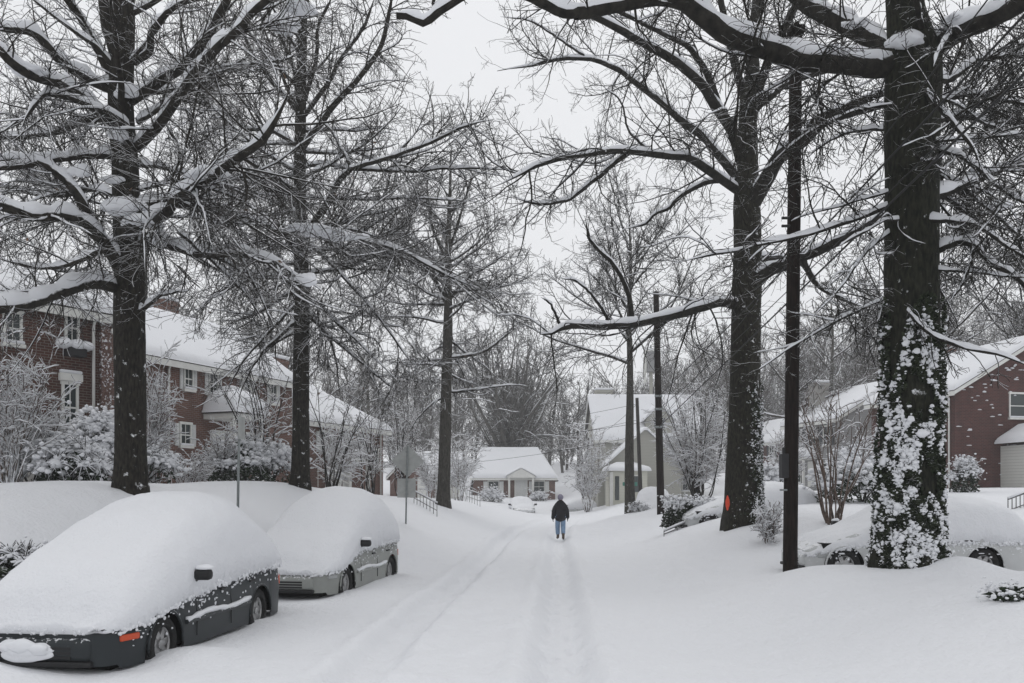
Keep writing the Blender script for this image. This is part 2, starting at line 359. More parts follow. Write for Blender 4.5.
def leaves(C, size, rng, up=.3):
    """little bent leaf faces (quads)"""
    n = len(C); a = unit(rng.normal(size=(n, 3))); b = unit(np.cross(a, unit(rng.normal(size=(n, 3))+np.array([0, 0, up]))))
    s = size*rng.uniform(.6, 1.3, (n, 1)); c = unit(np.cross(a, b))
    V = np.stack([C-a*s, C-b*s*.55+c*s*.2, C+a*s, C+b*s*.55+c*s*.2], 1)
    return V.reshape(-1, 3), np.arange(n*4).reshape(-1, 4)

# ------------------------------------------------------------------ trees
def spawn(par, n, rng, t0=.2, t1=1., ang=(35, 70), ratio=.5, lmin=.1, lmax=9, rr=.5, rmax=1, rend=.004, g=0., wob=.15, N=6, fall=.5, flat=.0, upb=0., curv=.075, thick=.0085):
    """child branches; par = (P (M,N,3), R (M,N))"""
    PP, RR = par; Mn, Np, _ = PP.shape
    seg = np.linalg.norm(np.diff(PP, axis=1), axis=2).sum(1)
    i = rng.choice(Mn, n, p=seg/seg.sum()); t = t0+(t1-t0)*rng.random(n)
    f = t*(Np-1); k = np.minimum(f.astype(int), Np-2); u = (f-k)[:, None]
    pos = PP[i, k]*(1-u)+PP[i, k+1]*u; T = unit(PP[i, k+1]-PP[i, k]); pr = RR[i, k]*(1-u[:, 0])+RR[i, k+1]*u[:, 0]
    rnd = rng.normal(size=(n, 3)); rnd[:, 2] *= (1-flat)
    perp = unit(np.cross(T, np.cross(rnd, T)))
    A = np.radians(rng.uniform(*ang, n))[:, None]
    d = np.cos(A)*T+np.sin(A)*perp; d[:, 2] += upb; d = unit(d)
    L = np.clip(seg[i]*ratio*(1-fall*t)*rng.uniform(.55, 1.25, n), lmin, lmax); st = (L/(N-1))[:, None]
    pts = [pos]; cv = rng.normal(size=(n, 3))*curv
    for s in range(N-1):
        d = unit(d+wob*rng.normal(size=(n, 3))+cv+np.array([0, 0, g])); pts.append(pts[-1]+d*st)
    r0 = np.clip(np.minimum(pr*rr, thick*L+rend*.6), rend, rmax); tt = np.linspace(0, 1, N)[None]
    R = r0[:, None]*(1-tt)**.8*(1-0)+rend*tt; R = np.maximum(R, rend)
    return np.stack(pts, 1), R
def snow_on(PP, RR, rng, depth=.1, k=6, rmin=.008, cover=1., clump=.5):
    """ridges of snow lying along the branches"""
    T = unit(np.gradient(PP, axis=1)); Mn, N, _ = PP.shape
    keep = RR.max(1) > rmin
    if cover < 1: keep &= rng.random(Mn) < cover
    PP = PP[keep]; RR = RR[keep]; T = T[keep]; Mn = len(PP)
    if Mn == 0: return np.zeros((0, 3)), np.zeros((0, 4), int)
    st = np.clip(1.15-1.25*T[:, :, 2]**2, 0, 1)
    ph = rng.uniform(0, 50, (Mn, 1)); s = np.arange(N)[None]*1.0
    nz = 1+clump*np.sin(s*1.3+ph)*.6+clump*rng.uniform(-.5, .5, (Mn, N))
    h = np.minimum(depth, RR*1.7+.006)*st*nz; h[:, 0] *= .6; h[:, -1] *= .1
    h = np.maximum(h, 0)
    w = RR*(.45+.5*st)*np.clip(nz, .7, 1.2); w = np.where(h < .002, w*.2, w)
    U = unit(np.cross(T, np.array([0, 0, 1.])[None, None]))
    Wv = np.cross(U, T); Wv = Wv*np.sign(Wv[:, :, 2:3]+1e-9)
    C = PP+Wv*(RR*.62)[:, :, None]
    th = np.arange(k)*2*np.pi/k
    hh = (RR*.34+h)[:, :, None]*np.maximum(np.sin(th), -.25)[None, None]
    V = C[:, :, None, :]+(w[:, :, None]*np.cos(th)[None, None])[..., None]*U[:, :, None, :]+hh[..., None]*Wv[:, :, None, :]
    return V.reshape(-1, 3), tube_quads(Mn, N, k)
class Geo:
    def __init__(s): s.V = []; s.Q = []; s.n = 0
    def add(s, V, Q):
        if len(V) == 0: return
        s.V.append(V); s.Q.append(Q+s.n); s.n += len(V)
    def tubes(s, g_, k): s.add(*tubes(g_[0], g_[1], k))
    def build(s, name, mat, parent, origin, smooth=True):
        return np_mesh(name, np.concatenate(s.V)-np.asarray(origin)[None], np.concatenate(s.Q), mat, parent, smooth)

def wiggle(pts, rng, a):
    pts = np.array(pts, float); pts[1:-1] += rng.normal(size=pts[1:-1].shape)*a; return pts
def trunk_mesh(geo, pts, r, N=40, k=20, rng=None, flare=0, lump=.03):
    Pp, Rr = resample(pts, r, N)
    if flare:
        z = Pp[:, 2]-Pp[0, 2]; Rr = Rr*(1+flare*np.exp(-np.maximum(z-.5, 0)/.35))
    V, Q = tubes(Pp[None], Rr[None], k)
    V = V.reshape(N, k, 3); C = Pp[:, None, :]
    th = np.arange(k)*2*np.pi/k
    ph = rng.uniform(0, 6.28, 4)
    m = 1+lump*(np.sin(3*th+ph[0])[None]+.7*np.sin(5*th+ph[1])[None]*np.cos(Pp[:, 2:3]*1.1+ph[2]))+lump*.8*rng.normal(size=(N, k))*.4
    if flare: m = m+(np.exp(-np.maximum(Pp[:, 2:3]-Pp[0, 2]-.4, 0)/.3)*.14*np.sin(5*th+ph[3])[None])
    V = C+(V-C)*m[:, :, None]
    geo.add(V.reshape(-1, 3), Q)
    return Pp, Rr

def make_tree(name, base, Yt, trunk_px, limbs_px, rng, mats, label, cat='tree', group=None, auto=None, dens=(10, 9, 4), snow=.1, heavy=(),
              g=(0, 0, 0), wob=(.085, .10, .12), flare=.15, rtw=.0035, spread=1., twl=(.5, .45, .5), lim_snow=1., lump=.03, dead=0, angs=((30, 70), (30, 75), (30, 80)), sub_snow=.5, nochild=()):
    root = empty(name, base, 0, label, cat, group); O = np.array(base, float)
    tg, cg, sg = Geo(), Geo(), Geo()
    tp = np.array([P(x, y, Yt+dy) for x, y, w, dy in trunk_px]); tr = np.array([w/2*(Yt+dy)/F for x, y, w, dy in trunk_px])
    tp[0, 2] -= .35
    TP, TR = trunk_mesh(tg, tp, tr, 48, 22, rng, flare, lump)
    LP, LR, hv = [], [], []
    for li, (pts, w0, w1) in enumerate(limbs_px):
        q = np.array([P(p[0], p[1], Yt+(p[2] if len(p) > 2 else 0)) for p in pts])
        r = np.linspace(w0, w1, len(q))/2*Yt/F
        a, b = resample(q, r, 26); b = b*np.clip((1-np.linspace(0, 1, 26))/.16, .22, 1) if w1 < 4.6 else b; a[2:] += np.cumsum(rng.normal(size=(24, 3))*.006*Yt/15, axis=0)
        LP.append(a); LR.append(b)
    tpar = (TP[None], TR[None])
    if auto:
        for (n, z0, z1, e0, e1, l0, l1, rf) in auto:         # height range, elevation low->high, length low->high
            for i in range(n):
                f = (i+rng.random())/n; z = z0+(z1-z0)*f; j = np.searchsorted(TP[:, 2], z); j = min(max(j, 1), 47)
                el = R_(e0+(e1-e0)*f+rng.normal()*9); az = rng.uniform(0, 6.283)
                L = (l0+(l1-l0)*f)*rng.uniform(.75, 1.2); p = TP[j].copy(); p[2] = z
                d = np.array([math.cos(az)*math.cos(el), math.sin(az)*math.cos(el), math.sin(el)]); pts = [p]
                for s in range(9):
                    d = unit(d+rng.normal(size=3)*.09+np.array([0, 0, .035 if el > 0 else -.02])); pts.append(pts[-1]+d*L/9)
                r0 = min(TR[j]*rf, .016*L+.012)
                a, b = resample(pts, np.linspace(r0, .008, 10), 26); LP.append(a); LR.append(b)
    LP = np.array(LP); LR = np.array(LR)
    cg.tubes((LP, LR), 8)
    nl = len(LP)
    kk = [v for v in range(nl) if v not in nochild]
    L1 = spawn((LP[kk], LR[kk]), int(nl*dens[0]), rng, .12, 1, angs[0], .5*spread, .35, 3.8*spread, .6, .05, rtw*1.3, g[0], wob[0], 11, .4)
    L2 = spawn(L1, int(len(L1[0])*dens[1]), rng, .08, 1, angs[1], twl[0], .18, 1.7, .7, .02, rtw, g[1], wob[1], 8)
    L3 = spawn(L2, int(len(L2[0])*dens[2]), rng, .15, 1, angs[2], twl[1], .1, .75, .8, .01, rtw*.85, g[2], wob[2], 5)
    cg.tubes(L1, 4); cg.tubes(L2, 3); cg.tubes(L3, 3)
    k = [v for v in range(nl)]
    sg.add(*snow_on(LP, LR, rng, snow, 8, .006, lim_snow))
    sg.add(*snow_on(L1[0], L1[1], rng, snow*.6, 5, .007, sub_snow))
    if sub_snow > .6: sg.add(*snow_on(L2[0], L2[1], rng, snow*.4, 4, .004, sub_snow*.5))
    tg.build('trunk', mats[0], root, O)
    crown = cg.build('crown', mats[1], root, O)
    if heavy:
        C = np.array([P(h[0], h[1], Yt+(h[4] if len(h) > 4 else 0)) for h in heavy]); s = Yt/F
        for c, h in zip(C, heavy):
            Cs, Rs = [], []
            V, T = blobs([c], [(h[2]/2*s, h[2]/2*s*.6, h[3]/2*s*1.1)], rng, .38, .7, True)
            V[:, 2] += .25*h[3]*s*fbm(V[:, 0]*9, V[:, 1]*9+V[:, 2]*7, 5, 3, 1.)
            np_mesh('snow_clump', V-O[None], T, M['snow'], crown)
    sg.build('snow_cover', M['snow'], crown, O)
    if dead:
        C = L2[0][rng.choice(len(L2[0]), dead), -1]+rng.normal(size=(dead, 3))*.03
        V, Qd = leaves(C, .05, rng); np_mesh('dead_leaves', V-O[None], Qd, M['dead_leaf'], crown, False)
    return root, (LP, LR)

rng = np.random.default_rng(11)
def gp(px, Y):                                                # ground point seen in that column
    X = (px-CX)*Y/F; return (X, Y, gz(X, Y))

# --- left pin oak
T1 = [([(112,75),(95,45),(80,20),(63,-5,-.5),(50,-40,-.8)],10,5), ([(135,62),(148,50,-.3),(150,30,-.6),(165,12,-.9),(180,2,-1),(215,-8,-1.3)],8,3.5),
 ([(131,101),(160,80,-.4),(185,63,-.8),(205,40,-1.2),(218,15,-1.5),(228,-8,-1.7),(236,-50,-2)],10,6), ([(136,148),(160,125,-.6),(185,92,-1.2),(215,55,-2),(245,30,-2.6),(256,15,-2.8),(290,-14,-3.2)],10,5),
 ([(138,122),(165,105,.5),(185,95,.8),(210,75,1.2),(240,68,1.6),(285,60,2.),(310,50,2.2)],6,2.5), ([(112,90),(80,75,-.5),(55,57,-1),(30,33,-1.4),(0,28,-1.8),(-40,20,-2.2)],10,5),
 ([(112,122),(88,103,-.9),(60,85,-1.8),(40,80,-2.3),(15,65,-2.8),(0,50,-3),(-40,20,-3.4)],10,6), ([(118,126),(95,118,.4),(60,130,.9),(30,135,1.2),(0,136,1.5),(-40,140,1.8)],7,4),
 ([(120,156),(85,155,-.4),(50,160,-.9),(20,166,-1.3),(-30,168,-1.8)],7,4), ([(120,270),(105,245,-.6),(85,225,-1.2),(60,215,-1.8),(30,215,-2.3),(0,205,-2.6),(-40,195,-3)],13,7),
 ([(97,237,-.8),(80,200,-1.),(65,180,-1),(45,165,-1),(20,160,-1.2),(-15,165,-1.5)],10,4), ([(120,288),(90,283,-.8),(60,293,-1.5),(30,305,-2.2),(0,311,-2.8),(-40,322,-3.5)],13,8),
 ([(122,232),(145,222,-.8),(165,215,-1.4),(175,200,-1.8),(205,180,-2.3),(230,160,-2.8),(256,140,-3.2),(275,110,-3.6),(287,78,-4)],12,3.5),
 ([(138,203),(175,205,.6),(215,213,.8),(256,222,1),(280,235,1),(310,228,1.2),(350,235,1.4),(378,240,1.6)],8,3), ([(138,242),(170,247,-.7),(200,255,-1.2),(240,255,-1.6),(270,262,-1.9),(285,270,-2.1),(305,284,-2.3)],8,3),
 ([(136,312),(150,305,-.3),(165,295,-.5),(190,290,-.8)],5,1.5), ([(115,52),(108,25),(104,-5),(95,-60)],13,9), ([(126,130),(120,118,-.8),(60,95,-1.8),(38,100,-2.4),(20,130,-2.8)],6,3),
 ([(140,190),(170,180,.5),(178,150,.8),(160,120,.9)],4,2), ([(138,165),(170,168,1),(215,182,1.8),(260,200,2.3)],5,2), ([(122,200),(95,190,1),(60,196,2),(20,190,3),(-20,180,3.5)],6,3),
 ([(240,256,-1.6),(262,300,-1.7),(275,330,-1.8)],3,1), ([(178,232,-1.4),(205,255,-1.3),(240,290,-1.2),(265,330,-1.1)],3.5,1.2), ([(120,240),(80,262,1),(40,270,2),(0,262,3)],6,3)]
b1 = gp(131, 15.5)
tree1, _ = make_tree('oak_tree', b1, 15.5, [(131,494,31,0),(131,440,29,0),(131,400,29.5,0),(130,330,30,0),(130,270,29,0),(128,230,27,0),(125,160,25,0),(121,110,24,0),(122,70,23,0),(124,30,21,0),(125,0,19,0),(126,-90,14,0),(128,-220,7,0)],
 T1, rng, (M['bark_oak'], M['twig']), 'large bare oak behind the dark car, its limbs heaped with snow', 'tree', 'bare trees lining the street',
 auto=[(12, 8.5, 13, 20, 50, 3, 1.5, .35)], dens=(15, 9.5, 2.7), snow=.125, g=(-.01, -.02, -.03), rtw=.0036, spread=.95, dead=40, sub_snow=.5,
 heavy=[(128,208,36,16,-.9),(145,222,34,10,-1),(305,279,17,11,-2.3),(205,175,36,10,-2.3),(160,240,18,14,-1),(240,248,24,8,-1.5),(200,250,22,9,-1.2),(20,212,34,10,-2),(125,92,22,14,-.3),(310,231,60,7,1.2),(345,237,40,7,1.4),(230,222,40,7,.9),(80,172,18,12,-1),(112,180,20,9,-.3),(300,8,34,10,-1),(285,25,34,12,-1),(30,70,30,7,-2.5),(120,135,18,10,-.4)])
# --- second oak
T2 = [([(305,115),(330,80),(340,60),(365,25),(378,-10)],5,2.5), ([(303,147),(330,110,-.5),(360,75,-.9),(380,45,-1.2),(388,10,-1.5),(392,-25,-1.8)],6.5,3),
 ([(298,146),(270,130,.5),(245,128,.9),(215,110,1.4),(190,118,1.8)],5,2), ([(297,110),(270,80),(250,50),(235,20),(220,-10)],5,2), ([(298,80),(285,50),(270,20),(258,-12)],4.5,2),
 ([(305,100),(315,60),(318,25),(335,-10)],5,2.5), ([(308,230),(325,205,-.4),(340,180,-.8),(351,169,-1)],6.5,5), ([(351,169,-1),(380,160,-1.5),(425,143,-2),(456,128,-2.4),(490,118,-3)],4.5,1.5),
 ([(351,169,-1),(345,155,-.9),(332,132,-.7),(318,118,-.5)],4,2), ([(351,169,-1),(400,172,-1),(456,171,-1.3),(515,174,-1.5)],3.6,1.3), ([(303,167),(330,165,.5),(351,169,-1)],4,3),
 ([(302,212),(275,215,-.5),(255,222,-1)],4,2), ([(298,192),(270,175,-.8),(240,155,-1.6),(215,140,-2)],5.5,2), ([(305,242),(330,262,-.5),(360,295,-1),(395,340,-1.5),(420,375,-2)],4,1.3),
 ([(301,262),(265,270,.5),(225,290,1),(190,320,1.5)],4,1.3), ([(305,198),(360,198,1),(420,196,1.5),(480,200,2)],3.5,1.2), ([(302,275),(345,268,1),(375,258,1.5),(410,262,2)],4,1.5),
 ([(301,300),(270,330,-.5),(245,360,-1),(225,395,-1.3)],3.4,1.2), ([(303,310),(335,340,.5),(370,370,1),(400,395,1.4)],3.4,1.2), ([(300,330),(275,345,1),(240,380,1.5)],3,1.2),
 ([(302,175),(262,180,1.5),(220,195,2.5),(180,200,3)],4,1.5), ([(303,225),(345,235,-1.5),(400,250,-2.5),(450,275,-3.2),(490,290,-3.6)],4,1.4)]
tree2, _ = make_tree('oak_tree', gp(300, 25), 25, [(300,490,19,0),(301,440,17,0),(301,400,16.5,0),(302,300,15.5,0),(300,200,12.5,0),(301,100,10.5,0),(303,0,8.5,0),(303,-120,4,0)],
 T2, rng, (M['bark_oak'], M['twig']), 'tall straight bare oak behind the silver car, second from the left', 'tree', 'bare trees lining the street',
 auto=[(12, 7, 9.5, -22, -5, 4.0, 4.2, .3), (20, 9, 17, 0, 45, 4.2, 3, .35)], dens=(14, 9, 2.8), snow=.07, g=(-.012, -.015, -.015), rtw=.0052, spread=1., dead=30, sub_snow=.4)
# --- third oak, mid-distance on the left
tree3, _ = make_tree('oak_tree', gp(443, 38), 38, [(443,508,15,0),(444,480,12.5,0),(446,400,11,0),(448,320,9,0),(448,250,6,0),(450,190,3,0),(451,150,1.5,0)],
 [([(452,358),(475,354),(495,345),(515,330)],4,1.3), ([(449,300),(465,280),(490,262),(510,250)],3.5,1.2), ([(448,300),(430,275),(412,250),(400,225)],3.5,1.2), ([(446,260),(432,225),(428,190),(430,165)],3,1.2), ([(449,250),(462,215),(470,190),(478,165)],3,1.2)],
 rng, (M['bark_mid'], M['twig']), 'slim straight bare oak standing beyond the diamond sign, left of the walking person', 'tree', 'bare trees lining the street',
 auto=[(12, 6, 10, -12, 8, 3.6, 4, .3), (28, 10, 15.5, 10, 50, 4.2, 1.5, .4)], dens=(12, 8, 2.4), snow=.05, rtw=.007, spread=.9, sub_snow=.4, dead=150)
# --- big spreading maple right of the road
T4 = [([(742,162),(732,132,-.4),(720,115,-.7),(710,100,-1),(697,82,-1.4),(675,62,-1.9),(652,50,-2.3),(622,35,-2.8),(590,19,-3.3),(555,8,-3.8)],12,4.5),
 ([(720,108,-.7),(710,82,-.9),(700,62,-1),(685,45,-1.2),(665,35,-1.5),(635,20,-1.9),(600,5,-2.4)],7,3), ([(738,178),(715,150,.5),(702,136,.8),(685,125,1.1),(665,107,1.5),(640,87,2),(622,72,2.4),(605,64,2.7),(590,60,3),(560,60,3.4),(530,68,3.8),(497,72,4.2)],10,3),
 ([(740,192),(710,172,-.6),(690,160,-1),(670,158,-1.4),(640,155,-2),(610,153,-2.5),(580,158,-3),(545,165,-3.6),(515,178,-4),(488,192,-4.4)],9,2.2),
 ([(735,182,0),(712,182,.4),(695,188,.7),(680,198,1),(668,210,1.2),(655,215,1.4),(645,225,1.6),(622,233,2)],6,1.8), ([(738,306),(722,302,-.5),(700,308,-1.1),(670,316,-1.8),(640,322,-2.5),(610,326,-3.2),(570,326,-4),(547,336,-4.4),(538,332,-4.5),(541,322,-4.6)],11,2.6),
 ([(748,212),(765,180,-.5),(782,152,-.9),(803,138,-1.4),(815,120,-1.7),(833,110,-2),(883,91,-3)],17,6), ([(790,148,-1),(803,145,-1.3),(825,125,-1.5),(850,117,-1.8),(890,105,-2.4)],8,5),
 ([(749,118),(743,95),(732,50),(725,20),(718,-10)],10,6), ([(750,110),(752,78),(752,37),(757,0),(760,-50)],15,10), ([(751,120),(758,92),(772,50),(787,20),(800,-10),(815,-50)],10,7), ([(750,122),(757,108),(770,98),(787,85),(830,70,-1),(860,60,-1.5)],9,4),
 ([(750,285),(770,270,-.5),(785,265,-.9),(803,256,-1.4),(840,240,-2.2),(875,222,-3),(900,205,-3.5)],14,6), ([(756,258),(785,258,.6),(803,262,1),(815,280,1.3),(835,295,1.6),(870,305,2)],8,2.5),
 ([(803,256,-1.4),(812,275,-1.5),(825,290,-1.6),(850,300,-1.8)],5,2), ([(610,326,-3.2),(600,305,-3.4),(580,285,-3.7),(560,280,-4)],3,1.2), ([(560,325,-4.1),(550,305,-4.2),(540,296,-4.3)],2.6,1), ([(632,320,-2.6),(628,290,-2.6),(612,262,-2.6),(590,240,-2.6),(585,215,-2.6)],5,2),
 ([(655,155,-1.8),(630,130,-1.8),(622,100,-1.8),(600,80,-1.8)],2.6,1), ([(590,60,3),(560,40,3.2),(530,20,3.4),(500,15,3.6)],3,1.3), ([(625,155,-2.3),(600,175,-2.5),(570,200,-2.8),(540,205,-3),(512,198,-3.2)],4.5,1.6)]
tree4, _ = make_tree('maple_tree', gp(742, 22), 22, [(742,527,38,0),(743,500,35,0),(744,450,32,0),(745,400,30,0),(747,300,29,0),(748,250,27,0),(747,200,26,0),(748,160,20,0),(748,120,18,0),(750,85,17,0)],
 T4, rng, (M['bark_side'], M['twig_dark']), 'huge spreading maple right of the road with an orange paint mark near its foot', 'tree', 'bare trees lining the street',
 dens=(10, 7, 2.6), snow=.07, g=(.01, .01, .01), wob=(.12, .13, .15), rtw=.0042, spread=.7, sub_snow=.3, flare=.12, lump=.035)
m_ = MB(); _p = P(728, 503, 22-.46)
V, T = blobs([_p-np.array(gp(742, 22))], [(.05, .035, .2)], np.random.default_rng(7), .35, 1., True); np_mesh('paint_mark', V, T, M['redpaint'], tree4)
# --- ivy-clad giant on the right
T5 = [([(893,66),(870,68),(846,64,-.2),(802,60,-.5),(765,47,-.8),(730,35,-1.1),(702,15,-1.3),(685,2,-1.4),(660,-2,-1.6),(640,1,-1.7),(612,6,-1.9),(590,12,-2),(578,13,-2.1)],22,9), ([(584,12,-2.05),(565,12,-2.2),(545,3,-2.3),(520,-8,-2.5),(490,-14,-2.7),(465,-5,-2.8),(440,10,-2.9),(423,22,-3),(412,16,-3),(398,14,-3)],9,4.7),
 ([(898,60),(870,38,.4),(840,22,.8),(810,5,1.1),(790,-12,1.4),(760,-40,1.8)],20,14), ([(928,52),(960,32,-.5),(990,18,-.9),(1024,2,-1.4),(1060,-15,-1.9),(1110,-40,-2.5)],19,13),
 ([(925,75),(950,80,.5),(980,60,1.2),(1024,56,2),(1070,60,3)],7,4), ([(918,84,0),(940,108,-.8),(955,125,-1.3),(975,150,-1.7),(985,175,-1.9)],6,2.5), ([(930,255,-.1),(955,243,-.4),(975,245,-.6),(990,262,-.8),(1015,275,-1),(1045,305,-1.3)],7,3.5),
 ([(930,200),(975,180,.5),(1000,170,1),(1030,160,1.5),(1070,150,2)],8,4), ([(890,206,0),(850,220,-.3),(800,237,-.6),(768,243,-.8),(740,250,-1),(700,256,-1.2),(670,262,-1.4)],4.5,1.2), ([(955,25,-.2),(945,50,-.8),(938,70,-1.2)],5,3.5),
 ([(925,45),(918,10,-.6),(910,-30,-1)],6,5), ([(935,150),(965,160,-1),(1000,190,-1.8),(1040,215,-2.6)],5,2.5), ([(935,120),(975,118,1),(1010,135,2),(1060,140,3)],6,3), ([(930,175),(955,205,1),(985,225,1.7),(1030,235,2.4)],5,2),
 ([(893,130),(860,128,.8),(830,140,1.4),(805,160,2)],4,1.5), ([(895,300),(930,330,-.8),(965,345,-1.3),(1000,350,-1.7),(1040,365,-2)],4,2), ([(975,245,-.6),(965,275,-.7),(950,300,-.8)],4,2), ([(920,160,.2),(960,185,.8),(1000,215,1.3),(1050,262,2)],5,2), ([(920,110,.2),(965,95,.9),(1010,100,1.5),(1060,110,2)],6,3), ([(920,220,-.2),(970,225,-.9),(1010,250,-1.3),(1060,280,-1.8)],5,2), ([(893,230,0),(865,255,-.4),(840,290,-.7),(810,320,-1)],3.5,1.2),
 ([(440,10,-2.9),(432,3,-2.9),(440,-15,-2.9)],3,2)]
TR5 = [(910,575,64,0),(909,545,60,0),(909,500,58,0),(911,400,54,0),(912,300,51,0),(912,200,50,0),(912,130,51,0),(914,80,54,0),(913,50,48,0),(907,20,36,0),(903,-20,33,0),(898,-120,26,0),(890,-260,14,0)]
tree5, _ = make_tree('ivy_tree', gp(910, 12.6), 12.6, TR5,
 T5, rng, (M['bark_ivy'], M['twig_dark']), 'massive old tree at the right with snow-caught ivy climbing its lower trunk', 'tree', 'bare trees lining the street',
 auto=[(12, 4.6, 9.5, -28, 0, 2.2, 3.2, .06)], nochild=(1,), dens=(16, 9, 2.5), snow=.14, g=(-.01, -.03, -.03), wob=(.1, .12, .13), rtw=.0042, spread=.75, sub_snow=.3, flare=.3, lump=.03,
 heavy=[(905,42,40,14,-.3),(880,62,24,10,0),(820,52,40,9,-.4),(960,22,30,12,-.5),(855,25,26,10,.5),(1000,205,20,6,-1),(985,170,30,6,.5),(735,30,30,6,-1)])
def ivy_on(root, Yt, trpx, n, y0, y1, fx, rsn, side):
    r = np.random.default_rng(5); tp = np.array([P(a, b, Yt) for a, b, w, d in trpx]); tr = np.array([w/2*Yt/F for a, b, w, d in trpx])
    o = np.argsort(tp[:, 2]); z = r.uniform(CH+(HY-y0)*Yt/F, CH+(HY-y1)*Yt/F, n*3)
    f = (z-z.min())/(z.max()-z.min()); keep = r.random(n*3) < (1-f*.75); z = z[keep][:n]; f = f[keep][:n]; n = len(z)
    cx = np.interp(z, tp[o, 2], tp[o, 0]); cy = np.interp(z, tp[o, 2], tp[o, 1]); rd = np.interp(z, tp[o, 2], tr[o])*1.02
    low = np.exp(-(z-z.min())/.3); rd = rd*(1+.3*low)
    th = r.normal(side[0], side[1], n)
    pat = fbm(th*1.6, z*1.3, 77, 3, 1.2); rd = rd+.02+.05*np.maximum(pat, 0)+.02*r.random(n)
    k = pat > -.35-.25*(1-f)+.25*f; C = np.stack([cx+rd*np.cos(th), cy+rd*np.sin(th), z], 1)[k]; nn = len(C)
    V, Qd = leaves(C, .046, r); O = np.array(root.location)
    iv = np_mesh('ivy', V-O[None], Qd, M['ivy'], root, False)
    pw = np.clip(.15+fbm(th[k]*3+5, z[k]*3, 12, 3, 1.5), .02, 1)**1.5; s = r.choice(nn, int(nn*rsn), replace=False, p=pw/pw.sum()); sc_ = np.exp(r.normal(size=len(s))*.5)*(.62 if Yt > 20 else .82); out = C[s]+np.stack([np.cos(th[k][s]), np.sin(th[k][s]), np.full(len(s), .6)], 1)*.02
    V, T = blobs(out, np.stack([.0155*sc_, .014*sc_, .011*sc_*r.uniform(.7, 1.5, len(s))], 1), r, .6, .9)
    np_mesh('ivy_snow', V-O[None], T, M['snow'], iv)
ivy_on(tree5, 12.6, TR5, 17000, 580, 300, 0, .30, (-1.95, .7))
ivy_on(tree4, 22, [(742,527,38,0),(744,450,32,0),(745,400,30,0),(747,300,29,0)], 1400, 522, 380, 0, .7, (-.9, .35))

# --- procedural trees built at a distance
def auto_tree(name, X, Y, height, r0, rng, mats, label, form='oval', nl=26, dens=(7, 6, 2), rtw=.01, snow=.05, group=None, lean=0, base_clear=.3, sub=.3, z=None, cat='tree'):
    zb = gz(X, Y) if z is None else z; O = np.array((X, Y, zb)); root = empty(name, O, 0, label, cat, group)
    tg, cg, sg = Geo(), Geo(), Geo(); LP, LR = [], []
    if form == 'fan':
        tp = [O+np.array((0, 0, -.4)), O+np.array((.1, 0, height*.1)), O+np.array((0, 0, height*.25))]; TP, TR = trunk_mesh(tg, tp, [r0*1.25, r0, r0*.9], 16, 12, rng, .15)
        for i in range(nl):
            az = rng.uniform(0, 6.283); el = R_(rng.uniform(46, 88)); L = height*rng.uniform(.6, .84); d = np.array([math.cos(az)*math.cos(el), math.sin(az)*math.cos(el), math.sin(el)])
            p = TP[rng.integers(6, 16)]; pts = [p]
            for s in range(9): d = unit(d+rng.normal(size=3)*.06+np.array([0, 0, .03])); pts.append(pts[-1]+d*L/9)
            a, b = resample(pts, np.linspace(r0*rng.uniform(.25, .55), .02, 10), 20); LP.append(a); LR.append(b)
    else:
        n = 6; pts = [O+np.array((0, 0, -.4))]; 
        for i in range(1, n+1): pts.append(O+np.array((rng.normal()*.04*i/2+lean*i/n, rng.normal()*.06*i/2, height*.92*i/n)))
        TP, TR = trunk_mesh(tg, pts, np.linspace(r0, r0*.12, n+1), 30, 12, rng, .12)
        for i in range(nl):
            f = (i+rng.random())/nl; z_ = zb+height*(base_clear+(.95-base_clear)*f); j = min(max(np.searchsorted(TP[:, 2], z_), 1), 29); az = rng.uniform(0, 6.283)
            el = R_((5+50*f if form == 'oval' else 35+30*f)+rng.normal()*8); L = height*(.36 if form == 'oval' else .42)*(1-.72*f)*rng.uniform(.75, 1.2)*(math.sin(math.pi*min(1, .35+f*.7)) if form == 'oval' else 1)+.6
            d = np.array([math.cos(az)*math.cos(el), math.sin(az)*math.cos(el), math.sin(el)]); p = TP[j].copy(); q = [p]
            for s in range(9): d = unit(d+rng.normal(size=3)*.1+np.array([0, 0, .04])); q.append(q[-1]+d*L/9)
            a, b = resample(q, np.linspace(min(TR[j]*.55, .02*L+.01), rtw*1.5, 10), 20); LP.append(a); LR.append(b)
    LP = np.array(LP); LR = np.array(LR); cg.tubes((LP, LR), 5)
    L1 = spawn((LP, LR), int(nl*dens[0]), rng, .15, 1, (25, 60), .45, .4, 5, .55, .06, rtw*1.3, .01, .13, 7); cg.tubes(L1, 3)
    L2 = spawn(L1, int(len(L1[0])*dens[1]), rng, .1, 1, (25, 65), .5, .25, 2.4, .6, .03, rtw, .01, .16, 5); cg.tubes(L2, 3)
    if dens[2]:
        L3 = spawn(L2, int(len(L2[0])*dens[2]), rng, .15, 1, (25, 70), .5, .2, 1.2, .7, .02, rtw*.85, 0, .18, 4); cg.tubes(L3, 3)
    sg.add(*snow_on(LP, LR, rng, snow, 5, .006)); sg.add(*snow_on(L1[0], L1[1], rng, snow*.7, 4, .006, sub))
    tg.build('trunk', mats[0], root, O); c = cg.build('crown', mats[1], root, O); sg.build('snow_cover', M['snow'], c, O)
    return root
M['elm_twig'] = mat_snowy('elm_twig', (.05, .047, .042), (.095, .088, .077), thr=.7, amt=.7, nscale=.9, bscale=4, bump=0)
FT = (M['bark_far'], M['twig_far']); NT = (M['bark_side'], M['twig'])
